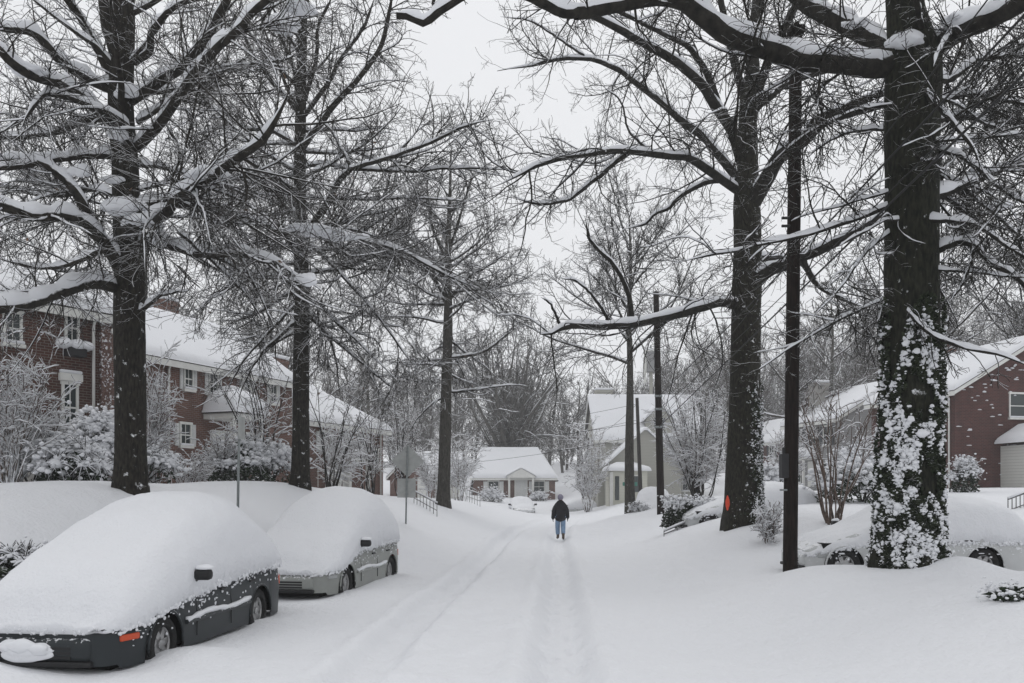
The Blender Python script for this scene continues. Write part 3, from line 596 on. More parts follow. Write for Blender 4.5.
auto_tree('maple_tree', 6.4, 45, 17.5, .30, rng, (M['bark_mid'], M['twig']), 'mid-distance bare maple directly left of the far utility pole, in front of the cream house', 'vase', 26, (10, 8, 2), .009, .05, 'bare trees lining the street', base_clear=.45)
auto_tree('elm_tree', -.2, 106, 22, .75, rng, (M['bark_mid'], M['elm_twig']), 'big fan-shaped bare tree rising behind the small brick house', 'fan', 34, (10, 6, 1.2), .026, .1, sub=.6)
spots = [(-27, 40, 15, .3, 'oval', 'bare tree behind the brick house at the far left edge'), (-23, 52, 17, .32, 'oval', 'hazy bare tree rising over the brick house with the porch hood'), (-18, 62, 16, .3, 'vase', 'hazy bare tree between the first and second oaks, behind the roofs'),
         (-13, 75, 15, .3, 'oval', 'pale bare tree behind the hip-roofed house on the left'), (-8, 118, 15, .3, 'vase', 'distant bare tree left of the fan-shaped tree'), (9, 112, 15, .3, 'oval', 'distant bare tree between the fan-shaped tree and the cream house'),
         (24, 92, 17, .35, 'vase', 'hazy bare tree behind the cream house, right of its roof'), (27, 70, 17, .33, 'oval', 'bare tree behind the grey sided house'), (33, 78, 18, .4, 'vase', 'big forked bare tree behind the grey and brick houses'),
         (36, 58, 18, .34, 'vase', 'bare tree over the ridge of the brick house with the garage'), (20, 100, 16, .3, 'oval', 'faint bare tree over the far brick house on the right'), (17, 35, 13, .2, 'vase', 'slender bare tree between the utility pole and the ivy tree'),
         (-36, 34, 14, .3, 'vase', 'bare tree past the left picture edge behind the first house'), (42, 86, 19, .35, 'oval', 'hazy bare tree far behind the right brick house'), (22, 66, 16, .3, 'oval', 'bare tree just left of the grey house roof'), (46, 66, 18, .35, 'vase', 'bare tree beyond the right picture edge behind the brick house'), (30, 47, 12, .2, 'vase', 'thin bare tree beside the gable of the right brick house')]
for X, Y, h, r, fm, lb in spots:
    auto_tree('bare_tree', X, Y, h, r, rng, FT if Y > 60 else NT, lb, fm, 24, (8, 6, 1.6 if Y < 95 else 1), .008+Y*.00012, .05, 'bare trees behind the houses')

# --- far wood, one hazy mass
def wood():
    r = np.random.default_rng(3); G = Geo(); S = Geo(); LPs, LRs = [], []
    for i in range(300):
        Y = r.uniform(122, 190); X = r.uniform(-1.02, 1.0)*Y*.72; zb = gz(X, Y); h = r.uniform(12, 19)+(4 if X > 25 or X < -40 else 0); 
        pts = np.array([(X+r.normal()*.3*k, Y, zb-.5+h*k/4) for k in range(5)])
        for b in range(9):
            f = r.uniform(.15, .95); p = pts[0]+(pts[-1]-pts[0])*f; az = r.uniform(0, 6.28); el = R_(r.uniform(30, 70)); L = h*.45*(1.1-f)
            d = np.array([math.cos(az)*math.cos(el), math.sin(az)*math.cos(el), math.sin(el)]); q = np.array([p+d*L*s/4+np.array([0, 0, .02*L*s]) for s in range(5)])
            LPs.append(q); LRs.append(np.linspace(.10, .03, 5))
        LPs.append(pts); LRs.append(np.linspace(.25, .04, 5))
    par = (np.array(LPs), np.array(LRs)); G.tubes(par, 4)
    L1 = spawn(par, 42000, r, .1, 1, (20, 60), .35, .6, 5, .5, .05, .026, .02, .15, 5); G.tubes(L1, 3)
    L2 = spawn(L1, 120000, r, .1, 1, (20, 60), .5, .5, 2.5, .7, .03, .024, .02, .2, 3); G.tubes(L2, 3)
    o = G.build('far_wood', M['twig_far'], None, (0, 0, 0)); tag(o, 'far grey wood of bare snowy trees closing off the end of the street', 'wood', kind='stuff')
wood()

# ------------------------------------------------------------------ shrubs
def twig_shrub(name, X, Y, h, w, rng, label, stems=14, mats=None, dens=(8, 5), snow=.05, vase=1., cat='shrub', group='snow-laden shrubs in the front yards', rtw=.006, cover=1., z=None, r0=.03, bare=0.):
    zb = gz(X, Y) if z is None else z; O = np.array((X, Y, zb)); root = empty(name, O, 0, label, cat, group); LP, LR = [], []
    for i in range(stems):
        az = rng.uniform(0, 6.283); sp = rng.uniform(.15, 1)*w/2*vase; top = O+np.array([math.cos(az)*sp, math.sin(az)*sp, h*rng.uniform(.7, 1)])
        p0 = O+np.array([math.cos(az)*sp*.12, math.sin(az)*sp*.12, -.1]); mid = p0*.45+top*.55; mid[:2] -= (top[:2]-p0[:2])*.12
        a, b = resample(wiggle([p0, p0*.75+mid*.25, mid, top], rng, .03*h), np.linspace(r0*rng.uniform(.6, 1), r0*.25, 4), 16); LP.append(a); LR.append(b)
    LP, LR = np.array(LP), np.array(LR); G, S, T = Geo(), Geo(), Geo(); T.tubes((LP, LR), 6)
    L1 = spawn((LP, LR), int(stems*dens[0]), rng, .2+bare*.4, 1, (25, 65), .4, .2, 1.4, .55, .02, rtw*1.3, .0, .16, 7); G.tubes(L1, 4)
    L2 = spawn(L1, int(len(L1[0])*dens[1]), rng, .1, 1, (25, 70), .5, .12, .7, .7, .01, rtw, 0, .2, 5); G.tubes(L2, 3)
    S.add(*snow_on(LP, LR, rng, snow, 6, .004, cover)); S.add(*snow_on(L1[0], L1[1], rng, snow, 5, .002, cover)); S.add(*snow_on(L2[0], L2[1], rng, snow*.8, 4, .001, cover*.8))
    mm = mats or (M['twig_white'], M['twig_white'])
    T.build('stem', mm[0], root, O); c = G.build('twigs', mm[1], root, O); S.build('snow_cover', M['snow'], c, O)
    return root
def lump_bush(name, X, Y, w, d, h, rng, label, n=40, dark=500, cat='bush', group='snow-laden shrubs in the front yards', z=None, bs=.22, under=.3, cone=False):
    zb = gz(X, Y) if z is None else z; O = np.array((X, Y, zb)); root = empty(name, O, 0, label, cat, group)
    th = rng.uniform(0, 6.283, n); u = np.sqrt(rng.random(n)); ph = u*1.35
    rx = np.sin(ph)*np.cos(th); ry = np.sin(ph)*np.sin(th); rz_ = np.cos(ph)
    if cone: rz_ = 1-u*.85; rx = u*np.cos(th)*.9; ry = u*np.sin(th)*.9
    C = np.stack([rx*w/2*.85, ry*d/2*.85, h*(under+(1-under)*rz_)*.88], 1); s = rng.uniform(.7, 1.3, (n, 1))*bs
    C2 = np.repeat(C, 16, 0)+rng.normal(size=(n*16, 3))*bs*np.array([[.85, .85, .6]]); s2 = np.repeat(s, 16, 0)*rng.uniform(.07, .30, (n*16, 1))
    V, T = blobs(np.concatenate([C, C2]), np.concatenate([s*.5, s2])*np.array([[.85, .85, .6]]), rng, .5, 1.)
    nl = dark; q = unit(rng.normal(size=(nl, 3))); q[:, 2] = np.abs(q[:, 2]); rad = rng.uniform(.55, .98, (nl, 1))
    if cone:
        uu = np.sqrt(rng.random(nl)); t2 = rng.uniform(0, 6.28, nl); Cl = np.stack([uu*np.cos(t2)*w/2, uu*np.sin(t2)*d/2, h*(1-uu*.95)*rng.uniform(.6, 1, nl)], 1)
    else: Cl = q*rad*np.array([[w/2*.95, d/2*.95, h*.85]])
    Vl, Ql = leaves(Cl, .07, rng); f = np_mesh('foliage', Vl, Ql, M['leaf'], root, False)
    tag(np_mesh('snow_cover', V, T, M['snow'], root), kind='stuff')
    if bs < .5 and h > .2:
        nt_ = 420; ka = rng.integers(len(C), size=nt_); dd = unit(rng.normal(size=(nt_, 3))+np.array([0, 0, .1])); ln = bs*rng.uniform(.7, 1.7, (nt_, 1))
        tw = np.stack([C[ka], C[ka]+dd*ln*.5, C[ka]+dd*ln-np.array([0, 0, .12])*ln], 1); rr_t = np.tile(np.array([.009, .007, .004])[None], (nt_, 1)); Gt, Gs = Geo(), Geo(); Gt.tubes((tw, rr_t), 4); Gs.add(*snow_on(tw, rr_t*1.6, rng, .03, 5, .001))
        Gt.build('twigs', M['twig'], root, (0, 0, 0)); Gs.build('twig_snow', M['snow'], root, (0, 0, 0))
    # woody core
    G = Geo(); LP = []
    for i in range(10):
        e = Cl[rng.integers(nl)]; LP.append(np.array([(0, 0, -.1), e*.3, e*.6+np.array([0, 0, .05*h]), e*.9]))
    G.tubes((np.array(LP), np.tile(np.linspace(.03, .01, 4), (10, 1))), 5); G.build('stem', M['twig'], root, (0, 0, 0))
    return root
def X_(px, Y): return (px-CX)*Y/F
rs = np.random.default_rng(8)
sh = [(8, 17, 3.0, 3.2, 18, 'broad white-frosted shrub at the left edge in front of the brick house', .065), (48, 18, 2.0, 1.6, 12, 'smaller frosted shrub leaning from the left edge towards the lower window', .05),
      (156, 24, 3.9, 1.7, 14, 'tall narrow frosted shrub just right of the first oak trunk', .07), (185, 28, 1.3, 4.2, 22, 'low wide tangle of frosted shrubs under the porch hood', .06),
      (335, 40, 3.2, 2.5, 14, 'small frosted ornamental shrub below the hip-roofed house', .06), (226, 26, 1.6, 2.0, 14, 'twiggy frosted shrub just left of the slim sign post', .05),
      (460, 62, 5, 5, 16, 'frosted shrub between the third oak and the small brick house', .1), (588, 70, 7.5, 6, 20, 'tall frosted thicket between the small brick house and the cream house', .12),
      (770, 19.5, .95, .9, 12, 'little frosted shrub at the foot of the near utility pole', .03), (430, 66, 4.5, 4, 14, 'frosted shrub left of the third oak beyond the diamond sign', .1), (783, 55, 4.2, 3.4, 16, 'frosted shrub before the far brick house on the right', .08)]
for px, Y, h, w, st, lb, sn in sh:
    twig_shrub('snowy_shrub', X_(px, Y), Y, h, w, rs, lb, st, snow=sn, dens=(9, 6), rtw=.004+Y*.00012, r0=.02+Y*.0004)
sm = [(262, 28, 4.0, 4.0, 9, 'open-branched ornamental tree with snowed limbs, left of the second oak'), (330, 32, 4.0, 3.6, 9, 'open-branched ornamental tree with snowed limbs, right of the second oak'),
      (372, 40, 4.6, 4.4, 12, 'wide crabapple with frosted twigs behind the diamond sign'), (400, 46, 5.4, 4.0, 12, 'upright frosted crabapple between the diamond sign and the third oak'),
      (700, 40, 5.4, 5.6, 26, 'broad round dogwood with snowy limbs left of the huge maple')]
for px, Y, h, w, st, lb in sm:
    twig_shrub('ornamental_tree', X_(px, Y), Y, h, w, rs, lb, st, mats=(M['twig'], M['twig_white']), snow=.05, dens=(12, 9) if px > 500 else (8, 5), cat='tree', group='small ornamental trees', rtw=.007, r0=.05, cover=.8)
twig_shrub('crepe_myrtle', X_(833, 20), 20, 3.1, 2.6, rs, 'multi-stemmed reddish crepe myrtle between the utility pole and the ivy tree', 15, mats=(M['stem_red'], M['stem_red']), snow=.02, dens=(5, 3), cat='shrub', group='small ornamental trees', rtw=.006, r0=.036, cover=.5, vase=.95, bare=.9)
lb_ = [(98, 22, 1.5, 1.4, 2.3, 55, 160, .28, 0, 'tall lumpy snow-capped evergreen left of the first oak trunk'), (70, 17.5, 1.5, 1.4, .85, 26, 700, .28, 0, 'drooping evergreen bush with dark underside in front of the left brick house'),
       (12, 11, .9, .8, .35, 14, 200, .16, 0, 'low snow-buried bush behind the dark car at the left edge'), (242, 26, 2.0, 1.8, 1.5, 26, 1600, .26, 1, 'dark green conifer under snow just right of the slim sign post'),
       (272, 27, 1.8, 1.5, 1.25, 34, 220, .3, 0, 'round snow-capped bush left of the second oak trunk'), (140, 23, 2.4, 1.6, 1.1, 36, 200, .28, 0, 'snowy hedge clump behind the first oak trunk'),
       (32, 18, 2.6, 1.6, .95, 36, 160, .3, 0, 'snow-heaped bush below the frosted shrub at the left edge'), (492, 84, 2.6, 2, 1.3, 30, 500, .4, 0, 'snowy bush at the left corner of the small brick house'),
       (538, 93, 2.4, 1.0, .9, 14, 500, .45, 0, 'dark low bush under the right window of the small brick house'), (862, 25, 3.0, 2.0, 1.25, 34, 800, .35, 0, 'snowy bush just left of the ivy trunk behind the pale car'),
       (965, 33, 1.2, 1.1, 1.5, 26, 700, .2, 0, 'rounded snowy bush at the wall of the right brick house'), (858, 33, 2.4, 2, 2.6, 40, 1800, .34, 1, 'dark conifer with snow in front of the grey sided house'),
       (765, 45, 3, 2, 1.6, 30, 500, .4, 0, 'snowy bush before the far brick house, right of the maple trunk'), (1014, 9.3, .6, .5, .14, 8, 90, .10, 0, 'tiny half-buried shrub in the snow at the right edge'),
       (640, 40.5, .8, .6, .35, 6, 90, .2, 0, 'twiggy low bush beside the snow-covered car near the far utility pole')]
for px, Y, w, d, h, n, dk, bs, cone, lb in lb_:
    lump_bush('snowy_bush', X_(px, Y), Y, w, d, h, rs, lb, n, dk, bs=bs, cone=bool(cone))
lump_bush('clipped_hedge', X_(686, 27), 27, 1.75, 1.2, .98, rs, 'clipped hedge with dark twiggy sides and thick snow top left of the huge maple', 30, 3600, cat='hedge', bs=.2, under=.82)

# ------------------------------------------------------------------ houses
def heightcap(name, f, x0, x1, y0, y1, th, mat, parent, edge=.28, nx=40, ny=30, bumpy=.03, seed=0, under=.0):
    """a thick soft layer lying on the height function f over a rectangle"""
    def sp(a, b, n):
        t = np.linspace(0, 1, n); e = min(edge*1.2/(b-a), .3)
        t = np.concatenate([[0], e*np.array([.03, .12, .3, .6]), e+(1-2*e)*np.linspace(0, 1, n), 1-e*np.array([.6, .3, .12, .03]), [1]]); return a+(b-a)*t
    xx, yy = sp(x0, x1, nx), sp(y0, y1, ny); Xg, Yg = np.meshgrid(xx, yy)
    d = np.minimum(np.minimum(Xg-x0, x1-Xg), np.minimum(Yg-y0, y1-Yg)); k = np.clip(d/edge, 0, 1); pr = np.sqrt(np.clip(1-(1-k)**2, 0, 1))
    base = f(Xg, Yg); top = base+th*pr*(1+bumpy*4*fbm(Xg, Yg, seed, 3, .9))+.0
    bot = base+under
    a = np.stack([Xg, Yg, top], -1).reshape(-1, 3); b = np.stack([Xg, Yg, bot], -1).reshape(-1, 3)
    ni, nj = Xg.shape; idx = np.arange(ni*nj).reshape(ni, nj); n = ni*nj
    q = np.stack([idx[:-1, :-1], idx[:-1, 1:], idx[1:, 1:], idx[1:, :-1]], -1).reshape(-1, 4)
    side = []
    for e in (idx[0, :], idx[:, -1], idx[-1, ::-1], idx[::-1, 0]):
        side.append(np.stack([e[:-1], e[:-1]+n, e[1:]+n, e[1:]], -1))
    return np_mesh(name, np.concatenate([a, b]), np.concatenate([q, q[:, ::-1]+n]+side), mat, parent)
class House:
    def __init__(s, name, O, ang, W, D, H, wall, label, ridge='x', rise=2.4, hip=(0, 0), over=.35, group=None, foot=1.0, snow=.26, base_z=None, cat='house', roofmat=None):
        s.O = np.array(O, float); s.ang = ang; s.W, s.D, s.H = W, D, H
        s.a = np.array((math.cos(ang), math.sin(ang))); s.b = np.array((-math.sin(ang), math.cos(ang)))
        s.root = empty(name, O, ang, label, cat, group)
        m = MB(); 
        if ridge == 'x':
            pts_l = [(0, -foot), (D, -foot), (D, H), (D/2, H+rise*(1 if not hip[0] else 0)), (0, H)]
        # walls: one shell with gables where the roof is not hipped
        V = []; Fc = []
        z0 = -foot
        if ridge == 'x':
            V = [(0, 0, z0), (W, 0, z0), (W, D, z0), (0, D, z0), (0, 0, H), (W, 0, H), (W, D, H), (0, D, H), (0, D/2, H+(0 if hip[0] else rise)), (W, D/2, H+(0 if hip[1] else rise))]
            Fc = [(0, 1, 5, 4), (2, 3, 7, 6), (1, 2, 6, 9, 5), (3, 0, 4, 8, 7)]
        else:
            V = [(0, 0, z0), (W, 0, z0), (W, D, z0), (0, D, z0), (0, 0, H), (W, 0, H), (W, D, H), (0, D, H), (W/2, 0, H+(0 if hip[0] else rise)), (W/2, D, H+(0 if hip[1] else rise))]
            Fc = [(0, 1, 5, 8, 4), (2, 3, 7, 9, 6), (1, 2, 6, 5), (3, 0, 4, 7)]
        m.add(V, Fc); s.wall = m.build('wall', wall, s.root)
        o = over; s.over = o
        def f(x, y, up=.05):
            if ridge == 'x':
                sl = rise/(D/2); h = sl*np.minimum(y, D-y)
                if hip[0]: h = np.minimum(h, x*rise/hip[0])
                if hip[1]: h = np.minimum(h, (W-x)*rise/hip[1])
            else:
                sl = rise/(W/2); h = sl*np.minimum(x, W-x)
                if hip[0]: h = np.minimum(h, y*rise/hip[0])
                if hip[1]: h = np.minimum(h, (D-y)*rise/hip[1])
            return H+h+up
        s.f = f; s.ridge = ridge; s.rise = rise
        s.roof = heightcap('roof', lambda x, y: f(x, y, .02), -o, W+o, -o, D+o, .10, roofmat or M['shingle'], s.root, edge=.01, bumpy=0, nx=24, ny=24)
        s.snow = heightcap('roof_snow', lambda x, y: f(x, y, .125), -o-.06, W+o+.06, -o-.06, D+o+.06, snow, M['snow'], s.roof, edge=.3, nx=36, ny=30, seed=int(abs(O[0]*7)))
        # fascia boards
        t = MB(); e = o-.02
        zf = f(np.array(-e), np.array(D/2 if ridge == 'y' else -e)); 
        if ridge == 'x':
            zz = float(f(np.array(W/2), np.array(-e), 0)); t.b2(-o, W+o, -o-.03, -o+.02, zz-.2, zz+.04); t.b2(-o, W+o, D+o-.02, D+o+.03, zz-.2, zz+.04)
            for x, hp in ((-o, hip[0]), (W+o, hip[1])):
                if not hp: t.add(*rake([(x, -o, zz-.16), (x, D/2, H+rise-.16+.03), (x, D+o, zz-.16)], .05, .2))
                else: t.b2(x-.02, x+.02, -o, D+o, zz-.2, zz+.04)
        else:
            zz = float(f(np.array(-e), np.array(D/2), 0)); t.b2(-o-.03, -o+.02, -o, D+o, zz-.2, zz+.04); t.b2(W+o-.02, W+o+.03, -o, D+o, zz-.2, zz+.04)
            for y, hp in ((-o, hip[0]), (D+o, hip[1])):
                if not hp: t.add(*rake([(-o, y, zz-.16), (W/2, y, H+rise-.16+.03), (W+o, y, zz-.16)], .05, .2))
        t.build('fascia', M['trim'], s.roof); s.zf = zz
    def loc(s, px, py, face='front'):
        """where the sight line through a pixel meets a wall: (distance along the wall, height)"""
        d = s.a if face == 'front' else s.b; k = (px-CX)/F
        o0 = s.O[:2]
        if face == 'right': o0 = s.O[:2]+s.a*s.W
        # o0 + t d = Y*(k,1)
        t = (k*o0[1]-o0[0])/(d[0]-k*d[1]); Y = o0[1]+t*d[1]
        return t, CH+(HY-py)*Y/F-s.O[2]
    def pt(s, face, u, z, out): return {'front': (u, -out, z), 'left': (-out, u, z), 'right': (s.W+out, u, z)}[face]
    def fb(s, mb, face, u0, u1, z0, z1, o0, o1, bev=0):
        p = s.pt(face, u0, z0, o0); q = s.pt(face, u1, z1, o1)
        mb.b2(min(p[0], q[0]), max(p[0], q[0]), min(p[1], q[1]), max(p[1], q[1]), z0, z1, bev)
    def window(s, face, u, z, w, h, shut=None, hood=False, snow=True, cols=2, box=False):
        t = .07; m = MB()
        s.fb(m, face, u-w/2-t, u-w/2, z, z+h, .0, .06); s.fb(m, face, u+w/2, u+w/2+t, z, z+h, .0, .06)
        s.fb(m, face, u-w/2-t-.03, u+w/2+t+.03, z+h, z+h+.1, .0, .08); s.fb(m, face, u-w/2, u+w/2, z+h/2-.025, z+h/2+.025, .018, .045)
        for c in range(1, cols): s.fb(m, face, u-w/2+w*c/cols-.012, u-w/2+w*c/cols+.012, z, z+h/2-.025, .018, .035); s.fb(m, face, u-w/2+w*c/cols-.012, u-w/2+w*c/cols+.012, z+h/2+.025, z+h, .018, .035)
        if hood: s.fb(m, face, u-w/2-.16, u+w/2+.16, z+h+.1, z+h+.32, 0, .14, .02)
        wn = m.build('window', M['trim'], s.root)
        g_ = MB(); s.fb(g_, face, u-w/2, u+w/2, z, z+h, .004, .016); g_.build('pane', M['glass'], wn)
        si = MB(); s.fb(si, face, u-w/2-.12, u+w/2+.12, z-.1, z, 0, .14); si.build('sill', M['trim'], wn)
        if snow:
            sn = MB(); s.fb(sn, face, u-w/2-.1, u+w/2+.1, z+.002, z+.09, .065, .15, .03)
            if hood: s.fb(sn, face, u-w/2-.15, u+w/2+.15, z+h+.32, z+h+.42, 0, .14, .04)
            sn.build('sill_snow', M['snow'], wn, True)
        if shut:
            for sd in (-1, 1):
                a0 = u+sd*(w/2+t+.03); a1 = a0+sd*w*.42; q = MB(); s.fb(q, face, min(a0, a1), max(a0, a1), z-.02, z+h+.02, 0, .045)
                for k in range(int(h/.12)): s.fb(q, face, min(a0, a1)+.04, max(a0, a1)-.04, z+.04+k*.12, z+.09+k*.12, .045, .058)
                q.build('shutter', M[shut], wn)
        if box:
            q = MB(); s.fb(q, face, u-w/2-.1, u+w/2+.15, z-.38, z-.12, .01, .32, .02); bx = q.build('window_box', M['box'], wn)
            c = np.array([s.pt(face, u+dx, z-.08, .18) for dx in (-.3, 0, .3)]); V, T = blobs(c, np.full((3, 3), .24)*np.array([1.1, 1.1, .75]), np.random.default_rng(2), .3, .5); np_mesh('box_snow', V, T, M['snow'], bx)
        return wn
    def door(s, face, u, z, w=.95, h=2.1, mat='trim', slab=None):
        m = MB(); s.fb(m, face, u-w/2-.1, u-w/2, z, z+h, 0, .07); s.fb(m, face, u+w/2, u+w/2+.1, z, z+h, 0, .07); s.fb(m, face, u-w/2-.12, u+w/2+.12, z+h, z+h+.16, 0, .09)
        d = m.build('door_frame', M[mat], s.root); q = MB(); s.fb(q, face, u-w/2, u+w/2, z, z+h, .005, .04); dd = q.build('door', M[slab or mat], s.root)
        for cx in (-.22, .22):
            for k in range(3): q = MB(); s.fb(q, face, u+cx-.16, u+cx+.16, z+.15+k*.66, z+.68+k*.66, .04, .05); q.build('door_panel', M[slab or mat], dd)
        return dd
    def chimney(s, x, y, w, d, top, mat='brickB', zb=None):
        zb = zb if zb is not None else s.H-.3; m = MB(); m.b2(x-w/2, x+w/2, y-d/2, y+d/2, zb, top); m.b2(x-w/2-.05, x+w/2+.05, y-d/2-.05, y+d/2+.05, top-.22, top-.05)
        c = m.build('chimney', M[mat], s.roof); q = MB(); q.b2(x-w/2-.06, x+w/2+.06, y-d/2-.06, y+d/2+.06, top+.002, top+.22, .09); q.build('chimney_snow', M['snow'], c, True)
        return c
    def downspout(s, face, u, z0=-.2, out=.1):
        m = MB(); m.tube([s.pt(face, u, z0, out), s.pt(face, u, s.H-.45, out), s.pt(face, u, s.H-.15, s.over)], .045, 8); return m.build('downspout', M['trim'], s.root, True)
def rake(pts, w, h):
    V = []; Fc = []
    for (x, y, z) in pts: V += [(x, y, z), (x, y, z+h)]
    V2 = [(v[0]+(w if pts[0][0] == pts[1][0] else 0), v[1]+(0 if pts[0][0] == pts[1][0] else w), v[2]) for v in V]; n = len(V); A = V+V2
    for i in range(len(pts)-1):
        a = 2*i; Fc += [(a, a+1, a+3, a+2), (a+n, a+2+n, a+3+n, a+1+n), (a+1, a+1+n, a+3+n, a+3), (a, a+2, a+2+n, a+n)]
    Fc += [(0, n, n+1, 1), (n-2, n-1, 2*n-1, 2*n-2)]
    return A, Fc
def place(H_px, Y, zg, ang): return ((H_px-CX)*Y/F, Y, zg)

HG = 'houses along the street'
# left brick house A : far-right corner at px 110
ang = math.atan2(.83, .56); a_ = np.array((.56, .83)); c_ = np.array(((110-CX)*25/F, 25)); W = 9.5; o_ = c_-a_*W
HA = House('brick_house', (o_[0], o_[1], 2.1), ang, W, 7.5, 5.06, M['brickA'], 'dark red brick house at the far left with a snowy window box upstairs', 'x', 2.0, (2.6, 2.6), .3, HG, foot=1.5)
for px0, px1, py0, py1, kw in ((64, 79, 311, 345, dict(box=True)), (61, 78, 384, 431, dict(hood=True)), (2, 22, 312, 345, dict()), (-30, -5, 384, 431, dict())):
    u0, zt = HA.loc(px0, py0); u1, zb_ = HA.loc(px1, py1); HA.window('front', (u0+u1)/2, zb_, min(u1-u0-.15, 1.3), zt-zb_, **kw)
HA.downspout('front', W-.55)
m = MB(); HA.fb(m, 'front', W-.32, W-.01, -1, 4.85, 0, .12); m.build('corner_pilaster', mat_snowy('snow_dusted_brick', (.10, .06, .05), (.2, .13, .11), thr=.35, amt=1.2, nscale=14), HA.root)
m = MB()
st_u, st_z = HA.loc(25, 470)
for k in range(4): HA.fb(m, 'front', st_u-.7, st_u+.7, -1, .9-k*.2, .0+k*.3, .3+k*.3)
stp = m.build('front_steps', M['concrete'], HA.root)
m = MB()
for sd in (-.75, .75):
    for k in range(8): m.tube([HA.pt('front', st_u+sd, -.1, .05+k*.16), HA.pt('front', st_u+sd, 1.9-k*.11, .05+k*.16)], .015, 5)
    m.tube([HA.pt('front', st_u+sd, 1.95, .03), HA.pt('front', st_u+sd, 1.1, 1.25)], .03, 6)
hr = m.build('step_railing', M['rail'], HA.root)
m = MB()
for sd in (-.75, .75): m.tube([HA.pt('front', st_u+sd, 2.03, .03), HA.pt('front', st_u+sd, 1.18, 1.25)], [.05, .06], 8)
m.build('rail_snow', M['snow'], hr, True)
# left brick house B
ang = math.atan2(.92, .39); o_ = (-13.3-.39*1.0, 32-.92*1.0)
HB = House('brick_house', (*o_, 2.0), ang, 8.6, 7.5, 5.0, M['brickB'], 'red brick house between the first two oaks with pale shutters and a snow-hooded porch', 'x', 2.5, (0, 0), .3, HG, foot=1.5)
HB.downspout('front', 1.0)
for px0, px1, py0, py1, kw in ((184, 192, 368, 390, dict(shut='shutter')), (209, 217, 372, 396, dict(shut='shutter')), (180, 190, 424, 446, dict(shut='shutter')), (243, 250, 376, 398, dict(shut='shutter')), (270, 276, 384, 404, dict(shut='shutter'))):
    u0, zt = HB.loc(px0, py0); u1, zb_ = HB.loc(px1, py1); HB.window('front', (u0+u1)/2, zb_, u1-u0-.05, zt-zb_, **kw)
HB.chimney(5.4, 4.6, .9, .7, 8.5)
pu, pz = HB.loc(221, 414)
def porch(H, u, z, w, d, ztop, mat='trim', rise=.9, cols=True, zb=-.8, face='front'):
    m = MB()
    if cols:
        for sd in (-1, 1): H.fb(m, face, u+sd*(w/2-.1)-.09, u+sd*(w/2-.1)+.09, zb, z, d-.2, d-.02)
    H.fb(m, face, u-w/2-.05, u+w/2+.05, z, z+.22, 0, d+.05); p = m.build('porch', M[mat], H.root)
    sgn = -1
    def f(x, y): 
        t = np.minimum(1, np.minimum(np.minimum(x-(u-w/2-.12), (u+w/2+.12)-x), (y+d+.12))/(.5*w)); return z+.22+rise*np.sqrt(np.clip(t, 0, 1))
    r = heightcap('porch_roof', lambda x, y: f(x, y), u-w/2-.12, u+w/2+.12, -d-.12, -.01, .04, M['shingle'], p, edge=.05, bumpy=0, nx=14, ny=14)
    heightcap('porch_snow', lambda x, y: f(x, y)+.045, u-w/2-.17, u+w/2+.17, -d-.17, -.01, .28, M['snow'], r, edge=.2, nx=16, ny=16)
    return p
porch(HB, pu, pz-.3, 1.9, 1.5, 0)
HB.door('front', pu, .1)
HB.window('front', pu+1.5, .9, .8, 1.4, 'shutter')
# left brick house C, hip-roofed
a_ = np.array((math.sin(R_(24)), math.cos(R_(24)))); c_ = np.array(((383-CX)*48/F, 48)); W = 10; o_ = c_-a_*W
HC = House('brick_house', (o_[0], o_[1], 1.5), math.atan2(a_[1], a_[0]), W, 8, 4.0, M['brickB'], 'red brick house with a hipped snowy roof, right of the second oak', 'x', 2.6, (0, 3.4), .35, HG, foot=1.5)
for px0, px1, py0, py1, kw in ((322, 328, 432, 452, dict(shut='shutter')), (358, 362, 436, 455, dict()), (372, 376, 450, 468, dict()), (340, 346, 432, 446, dict())):
    u0, zt = HC.loc(px0, py0); u1, zb_ = HC.loc(px1, py1); HC.window('front', (u0+u1)/2, zb_, max(.7, u1-u0-.1), max(.9, zt-zb_), **kw)
HC.chimney(5.6, 4.2, 1.2, .9, 7.6, 'taupe' if False else 'brickB'); HC.downspout('front', 9.6)
pu, pz = HC.loc(340, 462); porch(HC, pu, pz, 1.9, 1.3, 0, rise=.6); HC.door('front', pu, .0, h=1.9)
# far-left bits
HE = House('far_house', place(412, 84, 1.1, 0), R_(4), 4.8, 7, 2.6, M['white_siding'], 'low far house with a long snowy roof showing left of the third oak', 'x', 2.1, (0, 0), .4, HG, foot=1.5)
for u in (1.4, 3.2): HE.window('front', u, .9, .9, 1.1)
HE2 = House('brick_cottage', place(390, 78, 1.1, 0), R_(-2), 3.6, 5, 2.3, M['brickB'], 'tiny brick gabled cottage behind the diamond sign', 'y', 1.9, (0, 0), .3, HG, foot=1.5)
HE2.window('front', 1.8, .6, .9, 1.1); HE2.door('front', 3.0, 0, .6, 1.9)
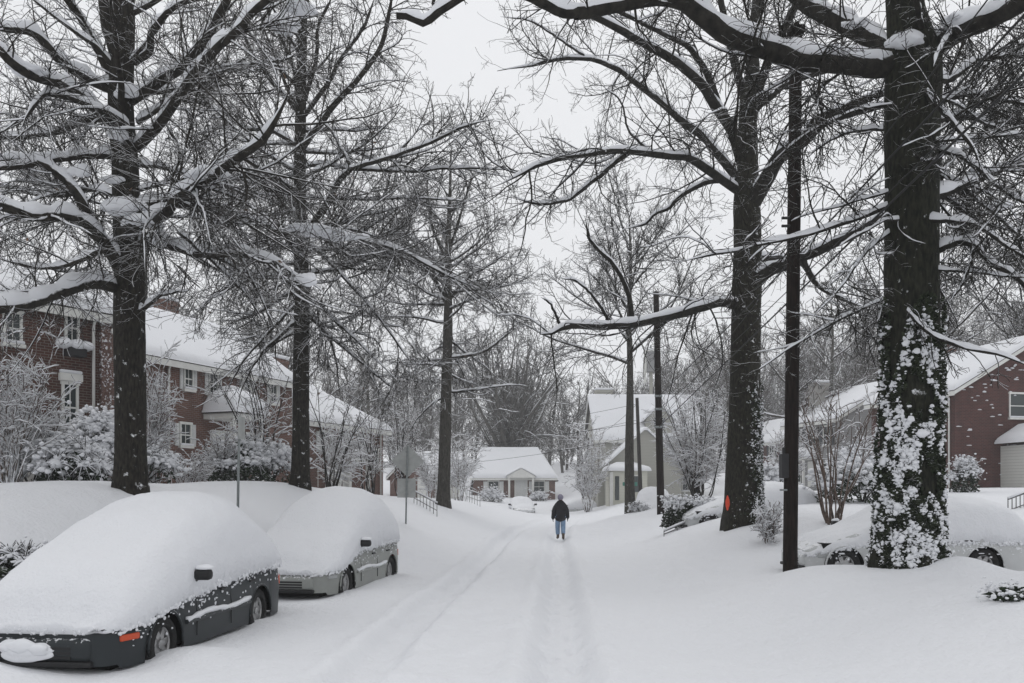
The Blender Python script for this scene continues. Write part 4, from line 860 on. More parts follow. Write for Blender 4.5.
# small brick house at the end
HD = House('brick_cottage', place(473, 95, 1.15, 0), R_(0), 9.4, 8, 2.45, M['brickB'], 'small one-storey brick house with a pedimented white entrance at the end of the street', 'x', 3.2, (.7, 1.9), .35, HG, foot=1.5, snow=.35)
for px in (497-3.5, 539): 
    u, _z = HD.loc(px, 480); HD.window('front', u, .65, 1.15, 1.2, 'shutter')
u, _z = HD.loc(521, 480); HD.door('front', u, .05, 1.3, 2.1, slab='shutter')
m = MB()
for sd in (-1, 1): HD.fb(m, 'front', u+sd*1.35-.12, u+sd*1.35+.12, -.5, 2.25, .75, .95); HD.fb(m, 'front', u+sd*1.35-.1, u+sd*1.35+.1, -.5, 2.25, 0, .12)
m.poly_prism([(u-1.6, 2.25), (u+1.6, 2.25), (u+1.6, 2.45), (u, 3.35), (u-1.6, 2.45)], -1.05, -.0)
pp = m.build('portico', M['trim'], HD.root)
heightcap('portico_snow', lambda x, y: 2.47+.92*(1-np.abs(x-u)/1.7), u-1.75, u+1.75, -1.15, .8, .22, M['snow'], pp, edge=.2, nx=16, ny=8)
# cream house
HFm = House('cream_house', place(598, 75, 1.1, 0), R_(3), 9.4, 7.5, 5.7, M['taupe'], 'large pale two-storey house with dormer and glazed porch behind the mid-distance maple', 'x', 4.0, (0, 0), .35, HG, foot=1.5, snow=.3)
HFm.chimney(1.2, 4.2, 1.6, .8, 10.4, 'taupe')
dm = MB(); dm.poly_prism([(4.4, 6.0), (6.8, 6.0), (6.8, 7.3), (5.6, 8.6), (4.4, 7.3)], -.05, 3.2); dd = dm.build('dormer', M['taupe'], HFm.roof)
dm = MB(); dm.b2(5.1, 6.1, -.12, -.053, 6.5, 7.4); dm.build('dormer_window', M['glass'], dd)
heightcap('dormer_snow', lambda x, y: 7.12+1.55*(1-np.abs(x-5.6)/1.5), 4.1, 7.1, -.3, 3.2, .28, M['snow'], dd, edge=.2, nx=16, ny=8)
wg = MB(); wg.poly_prism([(.6, -1), (7.0, -1), (7.0, 3.3), (3.8, 6.2), (.6, 3.3)], -2.4, -.01); ww = wg.build('front_wing', M['taupe'], HFm.root)
heightcap('wing_snow', lambda x, y: 3.05+3.2*(1-np.abs(x-3.8)/3.5), .3, 7.3, -2.7, .3, .3, M['snow'], ww, edge=.25, nx=24, ny=8)
pc = MB(); pc.b2(.3, 3.6, -4.2, -2.41, -1, 2.5); pcb = pc.build('glazed_porch', M['cream'], HFm.root)
heightcap('porch_snow', lambda x, y: 2.5+.5*np.clip(np.minimum((y+4.5)/1.6, np.minimum((x-.0)/1.2, (3.9-x)/1.2)), 0, 1), 0, 3.9, -4.5, -2.2, .32, M['snow'], pcb, edge=.25, nx=16, ny=10)
pc = MB()
for k in range(2): pc.b2(1.75+k*.62, 2.25+k*.62, -4.26, -4.203, .7, 2.05)
pc.b2(.8, 1.15, -4.26, -4.203, .0, 2.05); pn = pc.build('porch_window', M['glass'], pcb)
pc = MB(); pc.b2(.35, .62, -4.3, -4.203, -.5, 2.4)
for x in (1.65, 2.28, 2.9): pc.b2(x, x+.07, -4.28, -4.203, .6, 2.1)
pc.b2(1.65, 2.97, -4.28, -4.203, 2.06, 2.16); pc.build('porch_frame', M['trim'], pcb)
HFm.window('front', 8.2, 3.4, .9, 1.3); HFm.window('front', 8.2, .8, .9, 1.3)
# right-hand houses
ar = R_(11)
HI = House('brick_house', (23.5, 44, 1.9), ar, 9.6, 7.2, 5.35, M['brickI'], 'deep red brick house at the right edge with a white garage', 'y', 2.75, (0, 0), .3, HG, foot=1.6, snow=.3)
u, zt = HI.loc(1009, 394); u1, zb_ = HI.loc(1026, 418); HI.window('front', (u+u1)/2, zb_, .95, zt-zb_, cols=1)
HI.window('front', 7.6, 3.4, .95, 1.3); HI.window('left', 2.2, 3.4, .9, 1.3, 'dkshutter'); HI.window('left', 5.6, 3.4, .9, 1.3, 'dkshutter'); HI.window('left', 5.6, .7, .9, 1.4, 'dkshutter')
HI.downspout('left', .35); HI.chimney(4.8, 6.8, 1.0, .8, 9.3, 'brickB')
rr_ = np.random.default_rng(4); n = 150; uu = rr_.uniform(.15, 9.3, n); zz = rr_.uniform(.8, 7.2, n); ok = zz < 5.2+2.6*(1-np.abs(uu-4.8)/4.8); ok &= ~((np.abs(uu-3.95) < .9) & (np.abs(zz-3.9) < 1)); uu, zz = uu[ok], zz[ok]
V, T = blobs(np.stack([uu, np.full(len(uu), -.02), zz], 1), np.stack([rr_.uniform(.05, .2, len(uu)), np.full(len(uu), .05), rr_.uniform(.03, .06, len(uu))], 1), rr_, .4, .4); tag(np_mesh('stuck_snow', V, T, M['snow'], HI.wall), kind='stuff')
gm = MB(); gm.b2(2.75, 8.6, -3.0, -.01, -1.5, 2.35); gr = gm.build('garage', M['white_siding'], HI.root)
heightcap('garage_snow', lambda x, y: 2.38+.9*np.clip(np.minimum((y+3.5)/2.4, (x-2.2)/1.5), 0, 1), 2.35, 9., -3.4, -.01, .3, M['snow'], gr, edge=.3, nx=20, ny=12)
gm = MB(); gm.b2(3.5, 6.6, -3.05, -3.003, -1.2, 1.9); gdr = gm.build('garage_door', M['trim'], gr)
for k in range(4): gm = MB(); gm.b2(3.55, 6.55, -3.09, -3.052, -.8+k*.66, -.2+k*.66, .01); gm.build('door_panel', M['trim'], gdr)
gm = MB(); gm.b2(4.3, 5.6, -3.11, -3.092, 1.35, 1.62); gm.build('door_window', M['glass'], gdr)
gm = MB(); gm.b2(2.7, 2.85, -3.1, -3.003, -1.2, 2.36); gm.build('corner_board', M['trim'], gr)
HI2 = porch
HH = House('grey_house', ((838-CX)*59/F, 59, 2.0), R_(12), 8.5, 7.0, 5.1, M['grey_siding'], 'grey sided house with dark shutters between the utility pole and the ivy tree', 'y', 2.5, (0, 0), .3, HG, foot=1.6, snow=.3)
for y in (1.3, 3.2, 5.2): HH.window('left', y, 3.2, .85, 1.35, 'dkshutter')
for y in (1.3, 5.2): HH.window('left', y, .5, .85, 1.35, 'dkshutter')
HH.window('front', 6.2, 3.2, .85, 1.3)
hd = MB(); hd.b2(-1.3, -.01, 2.4, 4.4, 2.2, 2.4); hd.b2(-1.25, -1.1, 2.45, 2.6, -1, 2.2); hd.b2(-1.25, -1.1, 4.2, 4.35, -1, 2.2); hp_ = hd.build('porch', M['trim'], HH.root)
V, T = blobs([(-.7, 3.4, 2.42)], [(.9, 1.25, .75)], rr_, .1, .1, True); np_mesh('porch_snow', V, T, M['snow'], hp_)
HH.chimney(2.0, 5.6, 1.3, .8, 8.3, 'concrete')
m = MB(); HH.fb(m, 'left', 3.0, 3.8, .2, 2.1, 0, .05); m.build('door', M['trim'], HH.root)
HG_ = House('brick_house', ((781-CX)*82/F, 82, 2.2), R_(14), 8, 9.0, 4.7, M['brickI'], 'far red brick house with arched snowy entry seen between the maple and the utility pole', 'y', 2.4, (0, 0), .35, HG, foot=1.6, snow=.3)
for y in (1.6, 4.2, 6.8): HG_.window('left', y, 2.9, .9, 1.3, 'dkshutter')
HG_.window('left', 1.6, .4, .9, 1.3, 'dkshutter'); HG_.door('left', 4.4, .1, 1.0, 2.1)
HG_.window('front', 2, 2.9, .9, 1.3)
# small louvred box tower seen over the cream house
tz = gz(X_(651, 92), 92)
bt = empty('vent_tower', (X_(651, 92), 92, tz), 0, 'slim tower with a white-framed grey louvred head rising above the cream house roof', 'tower')
m = MB(); zt0 = CH+(HY-372)*92/F-tz; zt1 = CH+(HY-352)*92/F-tz
m.b2(-.16, .16, -.16, .16, -1, zt0); m.build('shaft', M['taupe'], bt)
m = MB(); m.b2(-.6, .6, -.5, .5, zt0, zt1); m.build('louvre_head', M['grey_siding'], bt)
m = MB()
for x in (-.72, .6): m.b2(x, x+.12, -.56, .56, zt0-1.2, zt1)
m.b2(-.75, .75, -.6, .6, zt1+.002, zt1+.12); m.build('frame', M['trim'], bt)
m = MB(); m.b2(-.7, .7, -.55, .55, zt1+.122, zt1+.34, .09); m.build('snow_cap', M['snow'], bt, True)
m = MB(); m.tube([(-.05, 0, zt1+.3), (-.05, 0, zt1+.75)], [.13, .05], 8); m.build('finial', M['metal'], bt)

# ------------------------------------------------------------------ utility poles and wires
def px_pole(name, px, Y, top_px, top_py, r0, r1, mat, label, extra=None):
    b = gp(px, Y); t = P(top_px, top_py, Y); O = np.array(b); root = empty(name, b, 0, label, 'utility pole', 'wooden utility poles')
    m = MB(); pts = [np.array((0, 0, -.6))]+[(t-O)*f for f in np.linspace(.05, 1, 8)]; m.tube(pts, np.linspace(r0, r1, 9), 18); m.build('post', mat, root, True)
    return root, O, t
p1, O1, t1 = px_pole('utility_pole', 790, 14.3, 796, 35, .125, .105, M['pole'], 'near dark wooden utility pole between the maple and the ivy tree')
m = MB(); m.box(t1-O1+np.array((0, 0, .06)), (.26, .26, .14), 0, .03); m.tube([t1-O1+np.array((0, 0, .1)), t1-O1+np.array((.02, 0, .22))], [.10, .03], 10); m.build('cap', M['pole'], p1)
m = MB(); q = P(784, 466, 14.3)-O1; m.box(q, (.12, .2, .42), 0, .015); m.box(q+np.array((.0, 0, .26)), (.05, .05, .12)); m.build('meter_box', M['box'], p1)
m = MB(); q = P(786, 490, 14.25)-O1; m.box(q, (.2, .06, .03)); m.build('bracket', M['metal'], p1)
m = MB()
for yy in (88, 218, 226): q = P(787, yy, 14.25)-O1; m.tube([q+np.array((-.09, 0, 0)), q+np.array((.1, 0, .0))], .025, 8)
m.build('insulator', M['box'], p1)
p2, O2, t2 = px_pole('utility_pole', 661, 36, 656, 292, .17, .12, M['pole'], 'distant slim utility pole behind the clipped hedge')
m = MB()
for yy in (396, 409, 427): q = P(658.5, yy, 35.85)-O2; m.tube([q+np.array((-.16, 0, 0)), q+np.array((.16, 0, 0))], .05, 8)
m.build('insulator', M['metal'], p2)
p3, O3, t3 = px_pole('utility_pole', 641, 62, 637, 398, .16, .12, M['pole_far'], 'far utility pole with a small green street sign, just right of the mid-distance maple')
m = MB(); q = P(630, 484, 61.7)-O3; m.box(q, (1.1, .03, .28)); m.build('street_sign', M['green'], p3)
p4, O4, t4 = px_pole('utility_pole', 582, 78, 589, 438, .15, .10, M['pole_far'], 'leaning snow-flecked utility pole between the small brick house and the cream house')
m = MB()
for f in (.55, .78, .95): m.box((t4-O4)*f+np.array((0, -.1, 0)), (.5, .12, .2), 0, .05)
m.build('snow_cover', M['snow'], p4, True)
def wire(A, B, sag, r, label, snow=False, group='overhead wires'):
    A = np.array(A); B = np.array(B); r *= .95; t = np.linspace(0, 1, 40)[:, None]; p = A*(1-t)+B*t; p[:, 2] -= (4*sag*t*(1-t))[:, 0]
    m = MB(); m.tube(p-A, r, 5); o = m.build('overhead_wire', M['wire'], None, True, A.tolist()); tag(o, label, 'wire', group)
wire(P(1230, -125, 5.5), P(659, 427, 35.8), .0, .017, 'lowest of the thick wires crossing the ivy trunk down to the distant pole')
wire(P(1240, -215, 5.5), P(659, 396, 35.8), .1, .015, 'upper thick wire passing from the top right corner behind the near pole')
wire(P(1250, -165, 5.8), P(659, 409, 35.8), .15, .010, 'thin wire between the two thick ones at the upper right')
wire(P(1100, -150, 6.5), P(659, 420, 35.8), .2, .009, 'thin steep wire crossing left of the ivy trunk')
wire(P(787, 88, 14.25), P(60, 330, 24), .25, .007, 'upper wire of the pair from the near pole to the left brick house')
wire(P(787, 92, 14.25), P(60, 336, 24), .6, .007, 'lower wire of the pair from the near pole to the left brick house')
wire(P(658, 420, 35.9), P(250, 463, 44), .3, .010, 'sagging wire from the distant pole across the small brick house roof')
wire(P(637, 404, 62), P(300, 446, 66), .6, .014, 'topmost far wire crossing the wood behind the small brick house')
wire(P(637, 420, 62), P(300, 458, 66), .8, .014, 'middle far wire crossing above the small brick house')
wire(P(637, 436, 62), P(300, 466, 66), .9, .014, 'lowest far wire crossing the small brick house roof')
wire(P(637, 404, 62), P(589, 440, 78), .3, .014, 'short far wire running to the leaning pole')

# ------------------------------------------------------------------ street signs and rails
def gp_sign(px, Y, top_py, label, build, name='sign_post'):
    b = gp(px, Y); O = np.array(b); root = empty(name, b, 0, label, 'sign'); t = P(px+2, top_py, Y)-O
    m = MB(); m.tube([(0, 0, -.4), t*.5, t], .028, 8); m.build('post', M['metal'], root, True); build(root, O, t); return root
def b_dia(root, O, t):
    c = P(407.5, 461, 27-.06)-O; h = .53; m = MB(); m.add([(c[0]-h, c[1], c[2]), (c[0], c[1], c[2]-h), (c[0]+h, c[1], c[2]), (c[0], c[1], c[2]+h), (c[0]-h, c[1]+.006, c[2]), (c[0], c[1]+.006, c[2]-h), (c[0]+h, c[1]+.006, c[2]), (c[0], c[1]+.006, c[2]+h)],
      [(0, 1, 2, 3), (7, 6, 5, 4), (0, 4, 5, 1), (1, 5, 6, 2), (2, 6, 7, 3), (3, 7, 4, 0)]); m.build('diamond_plate', M['signback'], root)
    m = MB(); c = P(406.5, 488, 27-.06)-O; m.box(c, (.6, .008, .62), 0); m.build('lower_plate', M['signback'], root)
    m = MB()
    for yy in (452, 470, 482, 494): m.box(P(407, yy, 27-.08)-O, (.1, .05, .03))
    m.build('clamp', M['metal'], root)
sg1 = gp_sign(406, 27, 446, 'back of a diamond-shaped road sign with a square plate below, on the left verge', b_dia)
sgp = [c for c in sg1.children if c.name.startswith('post')][0]; sgp.location.y = -.1
def b_slim(root, O, t):
    m = MB(); c = P(241.5, 428, 17)-O; m.box(c+np.array((.0, .0, 0)), (.05, .30, .46)); m.build('sign_plate', M['signback'], root)
gp_sign(237.5, 17, 418, 'slim grey sign post seen edge-on between the dark car and the silver car', b_slim)
def rail(name, A, B, h, n, label, group='handrails at the front steps', mat='rail', snow=True):
    A = np.array(A); B = np.array(B)
    if mat == 'rail' and A[1] != 22: A[2] = gz(A[0], A[1]); B[2] = gz(B[0], B[1])
    root = empty(name, A, 0, label, 'handrail', group); m = MB(); d = B-A
    m.tube([(0, 0, h), d+np.array((0, 0, h))], .022, 6); m.tube([(0, 0, h*.45), d+np.array((0, 0, h*.45))], .014, 6); m.build('top_rail', M[mat], root)
    for i in range(n):
        q = d*i/(n-1); m = MB(); m.tube([q+np.array((0, 0, -.3)), q+np.array((0, 0, h))], .013, 5); m.build('baluster', M[mat], root)
    if snow: m = MB(); m.tube([(0, 0, h+.035), d*.5+np.array((0, 0, h+.05)), d+np.array((0, 0, h+.035))], .03, 8); m.build('rail_snow', M['snow'], root, True)
A = P(414, 505, 34); B = P(437, 513, 31); rail('handrail', A, B, .5, 8, 'grey iron handrail sloping down left of the third oak')
A = P(467, 500, 52); B = P(480, 510, 49); rail('handrail', A, B, .75, 6, 'iron handrail right of the third oak by the snowy bank')
A = P(664, 523, 25.5); B = P(690, 521, 26.2); rail('handrail', A, B, .16, 3, 'low snow-topped handrail in front of the clipped hedge')
A = P(1008, 520, 22); B = P(1040, 508, 22.5); A[1] = 22; rail('handrail', A, B, .55, 9, 'dark iron step railing before the white garage at the right edge')
A = P(326, 478, 37.5); B = P(349, 489, 36); rail('handrail', A, B, .5, 4, 'upper white stair rail below the hip-roofed house', mat='trim')
A = P(318, 480, 36.5); B = P(341, 492, 35); rail('handrail', A, B, .5, 4, 'lower white stair rail below the hip-roofed house', mat='trim')

# ------------------------------------------------------------------ cars
def smooth_profile(xs, zs):
    xs = np.array(xs, float); zs = np.array(zs, float)
    def f(x):
        x = np.asarray(x, float); z = np.interp(x, xs, zs); k = 0
        for d in (-.12, -.06, .06, .12): z = z+np.interp(x+d, xs, zs); k += 1
        return z/(k+1)
    return f
def wheel(parent, x, y, side, r=.315, w=.2, spokes=7):
    root = bpy.data.objects.new('wheel', None); COL.objects.link(root); root.parent = parent; root.location = (x, y, r); root.empty_display_size = .1
    m = MB(); prof = [(-w/2, .62*r), (-w/2, .93*r), (-w/2+.03, r), (w/2-.03, r), (w/2, .93*r), (w/2, .62*r)]; n = 36; V = []
    for i in range(n):
        a = i*2*math.pi/n; V += [(rr*math.cos(a), yy, rr*math.sin(a)) for yy, rr in prof]
    k = len(prof); m.add(V, [(i*k+j, i*k+(j+1) % k, ((i+1) % n)*k+(j+1) % k, ((i+1) % n)*k+j) for i in range(n) for j in range(k)]); m.build('tyre', M['rubber'], root, True)
    m = MB(); yo = side*(w/2-.03); V = []; pr = [(yo, .64*r), (yo-side*.02, .56*r), (yo-side*.09, .54*r), (yo-side*.10, 0.02)]
    for i in range(n):
        a = i*2*math.pi/n; V += [(rr*math.cos(a), yy, rr*math.sin(a)) for yy, rr in pr]
    k = 4; m.add(V, [(i*k+j, i*k+j+1, ((i+1) % n)*k+j+1, ((i+1) % n)*k+j) for i in range(n) for j in range(3)])
    for s in range(spokes):
        a = s*2*math.pi/spokes+.3; c, si = math.cos(a), math.sin(a); pts = []
        for rr, hw in ((.08*r, .05), (.6*r, .032)):
            for sg in (-1, 1): pts.append((rr*c-sg*hw*si, yo-side*.015, rr*si+sg*hw*c))
        q = [(p[0], p[1]-side*.04, p[2]) for p in pts]; m.add(pts+q, [(0, 1, 3, 2), (4, 6, 7, 5), (0, 2, 6, 4), (1, 5, 7, 3), (0, 4, 5, 1), (2, 3, 7, 6)])
    m.tube([(0, yo-side*.06, 0), (0, yo+side*.0, 0)], .16*r, 12); m.build('rim', M['alloy'], root)
    # rind of snow caught on the tyre
    return root
def make_car(loc, ang, label, paintm, L, W, wb, fo, roofp, snowp, edgep, snow_w=.05, zsc=1., group='snow-covered parked cars', r=.315, full=True, belt=.92, glass=True, lamp=None, mirror=True, seed=1, plate=False, moulding=True, fillw=False, name='parked_car', endlow=(.5, .55)):
    """local +x is the nose; x=0 midway between the axles"""
    root = empty(name, loc, ang, label, 'car', group)
    xf = wb/2+fo; xr = xf-L; axf, axr = wb/2, -wb/2
    zt = smooth_profile([xr, xr+.12]+[xf+p for p, _ in roofp[::-1]]+[xf-.1, xf], [.62, roofp[-1][1]]+[z for _, z in roofp[::-1]]+[roofp[0][1]-.02, .55])
    xs_ = np.unique(np.concatenate([np.linspace(xr, xf, 90), axf+np.linspace(-.39, .39, 25), axr+np.linspace(-.39, .39, 25)]))
    def hw(x): 
        e = np.clip((x-xr)/.5, 0, 1); g_ = np.clip((xf-x)/.8, 0, 1); return W/2*(.86+.14*np.sqrt(1-(1-e)**2))*(.66+.34*np.sqrt(1-(1-g_)**2))
    sec = []; bz = []
    for x in xs_:
        zb = .19
        for ax in (axf, axr):
            if abs(x-ax) < .37: zb = max(zb, r+math.sqrt(max(.37**2-(x-ax)**2, 0)))
        if x > xf-.15: zb = max(zb, .24)
        w = float(hw(x)); top = float(zt(x)); bl = min(belt, top-.04); tum = max(0, top-bl)
        lv = [(w*.985, zb), (w*1.0, max(zb+.01, .36)), (w*1.012, max(zb+.02, .56)), (w*.99, max(zb+.03, bl-.05)), (w*.965, max(zb+.035, bl))]
        rw = w-tum*.34-.03 if tum > .12 else w*.93
        lv += [(rw+.5*(w*.965-rw), bl+tum*.5), (rw, bl+tum*.9), (rw*.86, top), (rw*.45, top+.02), (0, top+.03)]
        sec.append([(x, y, z) for y, z in lv]+[(x, -y, z) for y, z in lv[-2::-1]])
    sec = np.array(sec); n, k, _ = sec.shape; m = MB(); V = sec.reshape(-1, 3)
    Fl = [(i*k+j, i*k+j+1, (i+1)*k+j+1, (i+1)*k+j) for i in range(n-1) for j in range(k-1)]
    Fl += [tuple(range(k)), tuple((n-1)*k+j for j in range(k-1, -1, -1))]
    m.add(V, Fl); body = m.build('body', paintm, root, True)
    md = body.modifiers.new('e', 'EDGE_SPLIT'); md.split_angle = R_(35)
    # dark wells and underside
    m = MB(); m.b2(xr+.15, xf-.2, -W/2+.24, W/2-.24, .16, .6)
    for ax in (axf, axr): m.b2(ax-.40, ax+.40, -W/2+.06, W/2-.06, .60+.04, .74)
    m.build('underbody', M['well'], root)
    for ax in (axf, axr):
        for sd in (1, -1): wheel(root, ax, sd*(W/2-.13), sd, r)
    if full:
        for sd in (1, -1):
            if moulding:
                m = MB(); pts = [(x, sd*(float(hw(x))*1.012+.012), .50) for x in np.linspace(axr+.42, axf-.42, 14)]; m.tube(pts, .03, 6); mo = m.build('side_moulding', paintm, root)
                m = MB(); m.tube([(p[0], p[1]+sd*.005, p[2]+.045+.02*math.sin(p[0]*5)) for p in pts], [.022+.018*abs(math.sin(i*1.3)) for i in range(14)], 6); m.build('moulding_snow', M['snow'], mo, True)
            # door seams and handles
            m = MB()
            for x in (.62, -.32): m.tube([(x, sd*(float(hw(x))*1.012+.001), .3), (x, sd*(float(hw(x))*1.012+.003), .56), (x, sd*(float(hw(x))*.97+.003), .9)], .006, 4)
            m.build('door_seam', M['well'], body)
            m = MB()
            for x in (-.1, -1.0): m.box((x, sd*(float(hw(x))*.995+.012), .78), (.17, .035, .035), 0, .01)
            m.build('door_handle', paintm if False else M['plastic'], body)
            if mirror:
                m = MB(); xm = .70; yb = sd*(W/2+.13); m.box((xm, yb, 1.03), (.13, .21, .13), sd*.12, .045); m.tube([(xm, sd*(W/2-.09), .9), (xm, sd*(W/2+.05), .99)], [.05, .035], 8); mm = m.build('mirror', M['plastic'], root, True)
                V, T = blobs([(xm, yb, 1.1)], [(.075, .12, .05)], np.random.default_rng(1), .2, .3); np_mesh('mirror_snow', V, T, M['snow'], mm)
            # arch lip
            for ax in (axf, axr):
                m = MB(); pts = [(ax+.375*math.cos(a), sd*(W/2*1.0+.004-abs(math.cos(a))*.004), r+.375*math.sin(a)) for a in np.linspace(R_(-10), R_(190), 18)]; m.tube(pts, .016, 6); m.build('arch_lip', paintm, body, True)
        # bumper, grille, lamps
        m = MB(); m.box((xf-.03, 0, .41), (.16, W*.64, .24), 0, .06); bp = m.build('front_bumper', paintm, root, True)
        m = MB()
        for k_ in range(3): m.box((xf+.045, 0, .34+k_*.045), (.02, W*.42, .028))
        m.build('grille', M['plastic'], bp)
        m = MB(); m.box((xf+.0, 0, .27), (.12, W*.66, .06), 0, .02); m.build('lower_valance', M['plastic'], bp)
        if plate:
            V, T = blobs([(xf+.05, -.15, .44), (xf+.055, .02, .42), (xf+.04, -.3, .43), (xf+.05, -.1, .38)], [(.06, .17, .07), (.05, .18, .065), (.05, .15, .07), (.05, .27, .075)], np.random.default_rng(3), .3, 1., True); np_mesh('plate_snow', V, T, M['snow'], bp)
        m = MB(); m.box((xr+.04, 0, .42), (.16, W*.84, .26), 0, .05); m.build('rear_bumper', paintm, root, True)
        for sd in (1, -1):
            m = MB(); m.box((xf-.27, sd*(float(hw(xf-.27))+.0), .505), (.24, .05, .07), -sd*.32, .018); m.build('side_lamp', M[lamp or 'lamp_clear'], root, True)
            m = MB(); m.box((xr+.08, sd*(W/2*.84), .68), (.10, .18, .16), 0, .02); m.build('tail_lamp', M['lamp_red'], root, True)
    # the load of snow
    rg = np.random.default_rng(seed)
    N1, K = 120, 40; e0, e1 = snow_w, snow_w
    sx0, sx1 = xr-.02, xf+.02; u = np.linspace(0, 1, N1); X = sx0+(sx1-sx0)*(.5-.5*np.cos(u*math.pi))
    st = smooth_profile([xr-.05]+[xf+p for p, _ in snowp[::-1]]+[xf+.05], [endlow[0]+.1]+[z for _, z in snowp[::-1]]+[endlow[1]+.05])
    ed = smooth_profile([xr]+[xf+p for p, _ in edgep[::-1]]+[xf], [edgep[-1][1]]+[z for _, z in edgep[::-1]]+[edgep[0][1]])
    V = []
    for x in X:
        dx0 = np.clip((x-sx0)/.45, 0, 1); dx1 = np.clip((sx1-x)/.6, 0, 1); rnd = math.sqrt(1-(1-dx0)**2); rnd1 = math.sqrt(1-(1-dx1)**2)
        w = (float(hw(min(max(x, xr), xf)))+snow_w); zE = float(ed(x)); zT = zE+(float(st(x))-zE)*(.35+.65*min(rnd, 1))*(.30+.70*rnd1); 
        for j in range(K):
            t = j/(K-1)*2-1; a = abs(t)
            # superellipse cross-section with slanting shoulders
            ang_ = a*math.pi/2; yy = math.copysign(math.sin(ang_)**.85, t) if t else 0; z_ = math.cos(ang_)**(.52)
            V.append((x, w*yy, zE+(zT-zE)*z_))
    V = np.array(V); G_ = V.reshape(N1, K, 3)
    nz = fbm(G_[..., 0]*1.0+40, np.cumsum(np.full((N1, K), .13), 1)+seed*3, seed, 4, 1.6)
    edge = np.minimum(np.arange(K), K-1-np.arange(K))[None]
    G_[..., 2] += .05*nz*np.clip(edge/6, .3, 1)+.018*fbm(G_[..., 0], G_[..., 1]+30, seed+2, 3, 4.)
    rough = rg.normal(size=(N1, K))
    G_[..., 2] += np.where(edge < 2, rough*.018+.06*fbm(G_[..., 0], G_[..., 1]*0+seed, seed+5, 4, 5.), 0)
    G_[..., 1] += np.where(edge < 3, np.sign(G_[..., 1])*.012*fbm(G_[..., 0]*6, G_[..., 2]*6, seed+9, 2, 1.), 0)
    # close underneath
    low = G_.copy(); inner = low[:, :, :].copy(); inner[..., 1] *= .8; inner[..., 2] = np.minimum(inner[..., 2], ed(inner[..., 0])+.0)-.03
    idx = np.arange(N1*K).reshape(N1, K); n = N1*K
    q = np.stack([idx[:-1, :-1], idx[:-1, 1:], idx[1:, 1:], idx[1:, :-1]], -1).reshape(-1, 4); side = []
    for e in (idx[0, :], idx[:, -1], idx[-1, ::-1], idx[::-1, 0]): side.append(np.stack([e[:-1], e[:-1]+n, e[1:]+n, e[1:]], -1))
    sn = np_mesh('snow_load', np.concatenate([G_.reshape(-1, 3), inner.reshape(-1, 3)]), np.concatenate([q, q[:, ::-1]+n]+side), M['capsnow'], root)
    # crumbs of snow stuck to the flanks just below the load
    if full:
        nc = 300; x = rg.uniform(xr+.1, xf-.3, nc); dz = rg.exponential(.09, nc); z = ed(x)-dz+.02; ok = z > .4; x, z = x[ok], z[ok]; y = np.array([float(hw(q)) for q in x])*1.005
        y = y*np.where(rg.random(len(x)) < .8, 1, -1); V, T = blobs(np.stack([x, y, z], 1), np.stack([rg.uniform(.005, .022, len(x))*(1+2*(rg.random(len(x))<.12)), rg.uniform(.006, .012, len(x)), rg.uniform(.005, .022, len(x))], 1), rg, .4, .8)
        nr = 420; x2 = rg.uniform(xr+.05, xf-.05, nr); y2 = (np.array([float(hw(q)) for q in x2])+snow_w*.7)*np.where(rg.random(nr) < .85, 1, -1); z2 = ed(x2)+rg.normal(size=nr)*.022; s2 = rg.uniform(.006, .026, nr)
        fy = rg.uniform(-W*.33, W*.33, 160); x2 = np.concatenate([x2, np.full(160, sx1-.03)+rg.normal(size=160)*.015]); y2 = np.concatenate([y2, fy]); z2 = np.concatenate([z2, np.full(160, float(ed(np.array(sx1))))+rg.normal(size=160)*.02]); s2 = np.concatenate([s2, rg.uniform(.006, .025, 160)])
        V2, T2_ = blobs(np.stack([x2, y2, z2], 1), np.stack([s2*1.3, s2*.7, s2], 1), rg, .5, .9); T2_ = T2_+len(V); V = np.concatenate([V, V2]); T = np.concatenate([T, T2_])
        tag(np_mesh('stuck_snow', V, T, M['snow'], sn), kind='stuff')
    return root
# nose offsets are measured back from the bumper; heights in metres
sed = [(-.25, .70), (-1.15, .90), (-1.45, .95), (-2.1, 1.38), (-3.2, 1.42), (-3.95, 1.08), (-4.3, 1.0)]
car1 = make_car((-4.56, 10.56, -.2), R_(-95.5), 'dark grey car under deep snow parked nearest at the left', M['paint_dark'], 4.4, 1.74, 2.62, .88, sed,
 [(-.1, 1.0), (-.35, 1.18), (-1.0, 1.48), (-1.6, 1.76), (-2.2, 1.98), (-2.7, 2.05), (-3.2, 1.98), (-3.7, 1.70), (-4.1, 1.38), (-4.3, 1.15)],
 [(0, .60), (-.4, .60), (-.9, .72), (-1.4, .80), (-2.2, .84), (-3.2, .90), (-4.2, .93)], lamp='lamp_red', seed=2, plate=True)
hat = [(-.25, .72), (-.95, .95), (-1.2, 1.0), (-1.95, 1.46), (-3.3, 1.52), (-3.9, 1.35), (-4.0, 1.0)]
car2 = make_car((-3.63, 16.6, -.2), R_(-99.8), 'silver hatchback rounded over with snow, parked behind the dark grey car', M['paint_silver'], 4.05, 1.72, 2.54, .85, hat,
 [(-.1, .86), (-.4, 1.05), (-1.0, 1.42), (-1.6, 1.8), (-2.2, 2.06), (-2.8, 2.12), (-3.3, 2.0), (-3.7, 1.75), (-3.9, 1.5)],
 [(0, .58), (-.5, .60), (-1.0, .82), (-1.6, .92), (-2.6, .94), (-3.6, .98), (-4.0, .98)], seed=6)
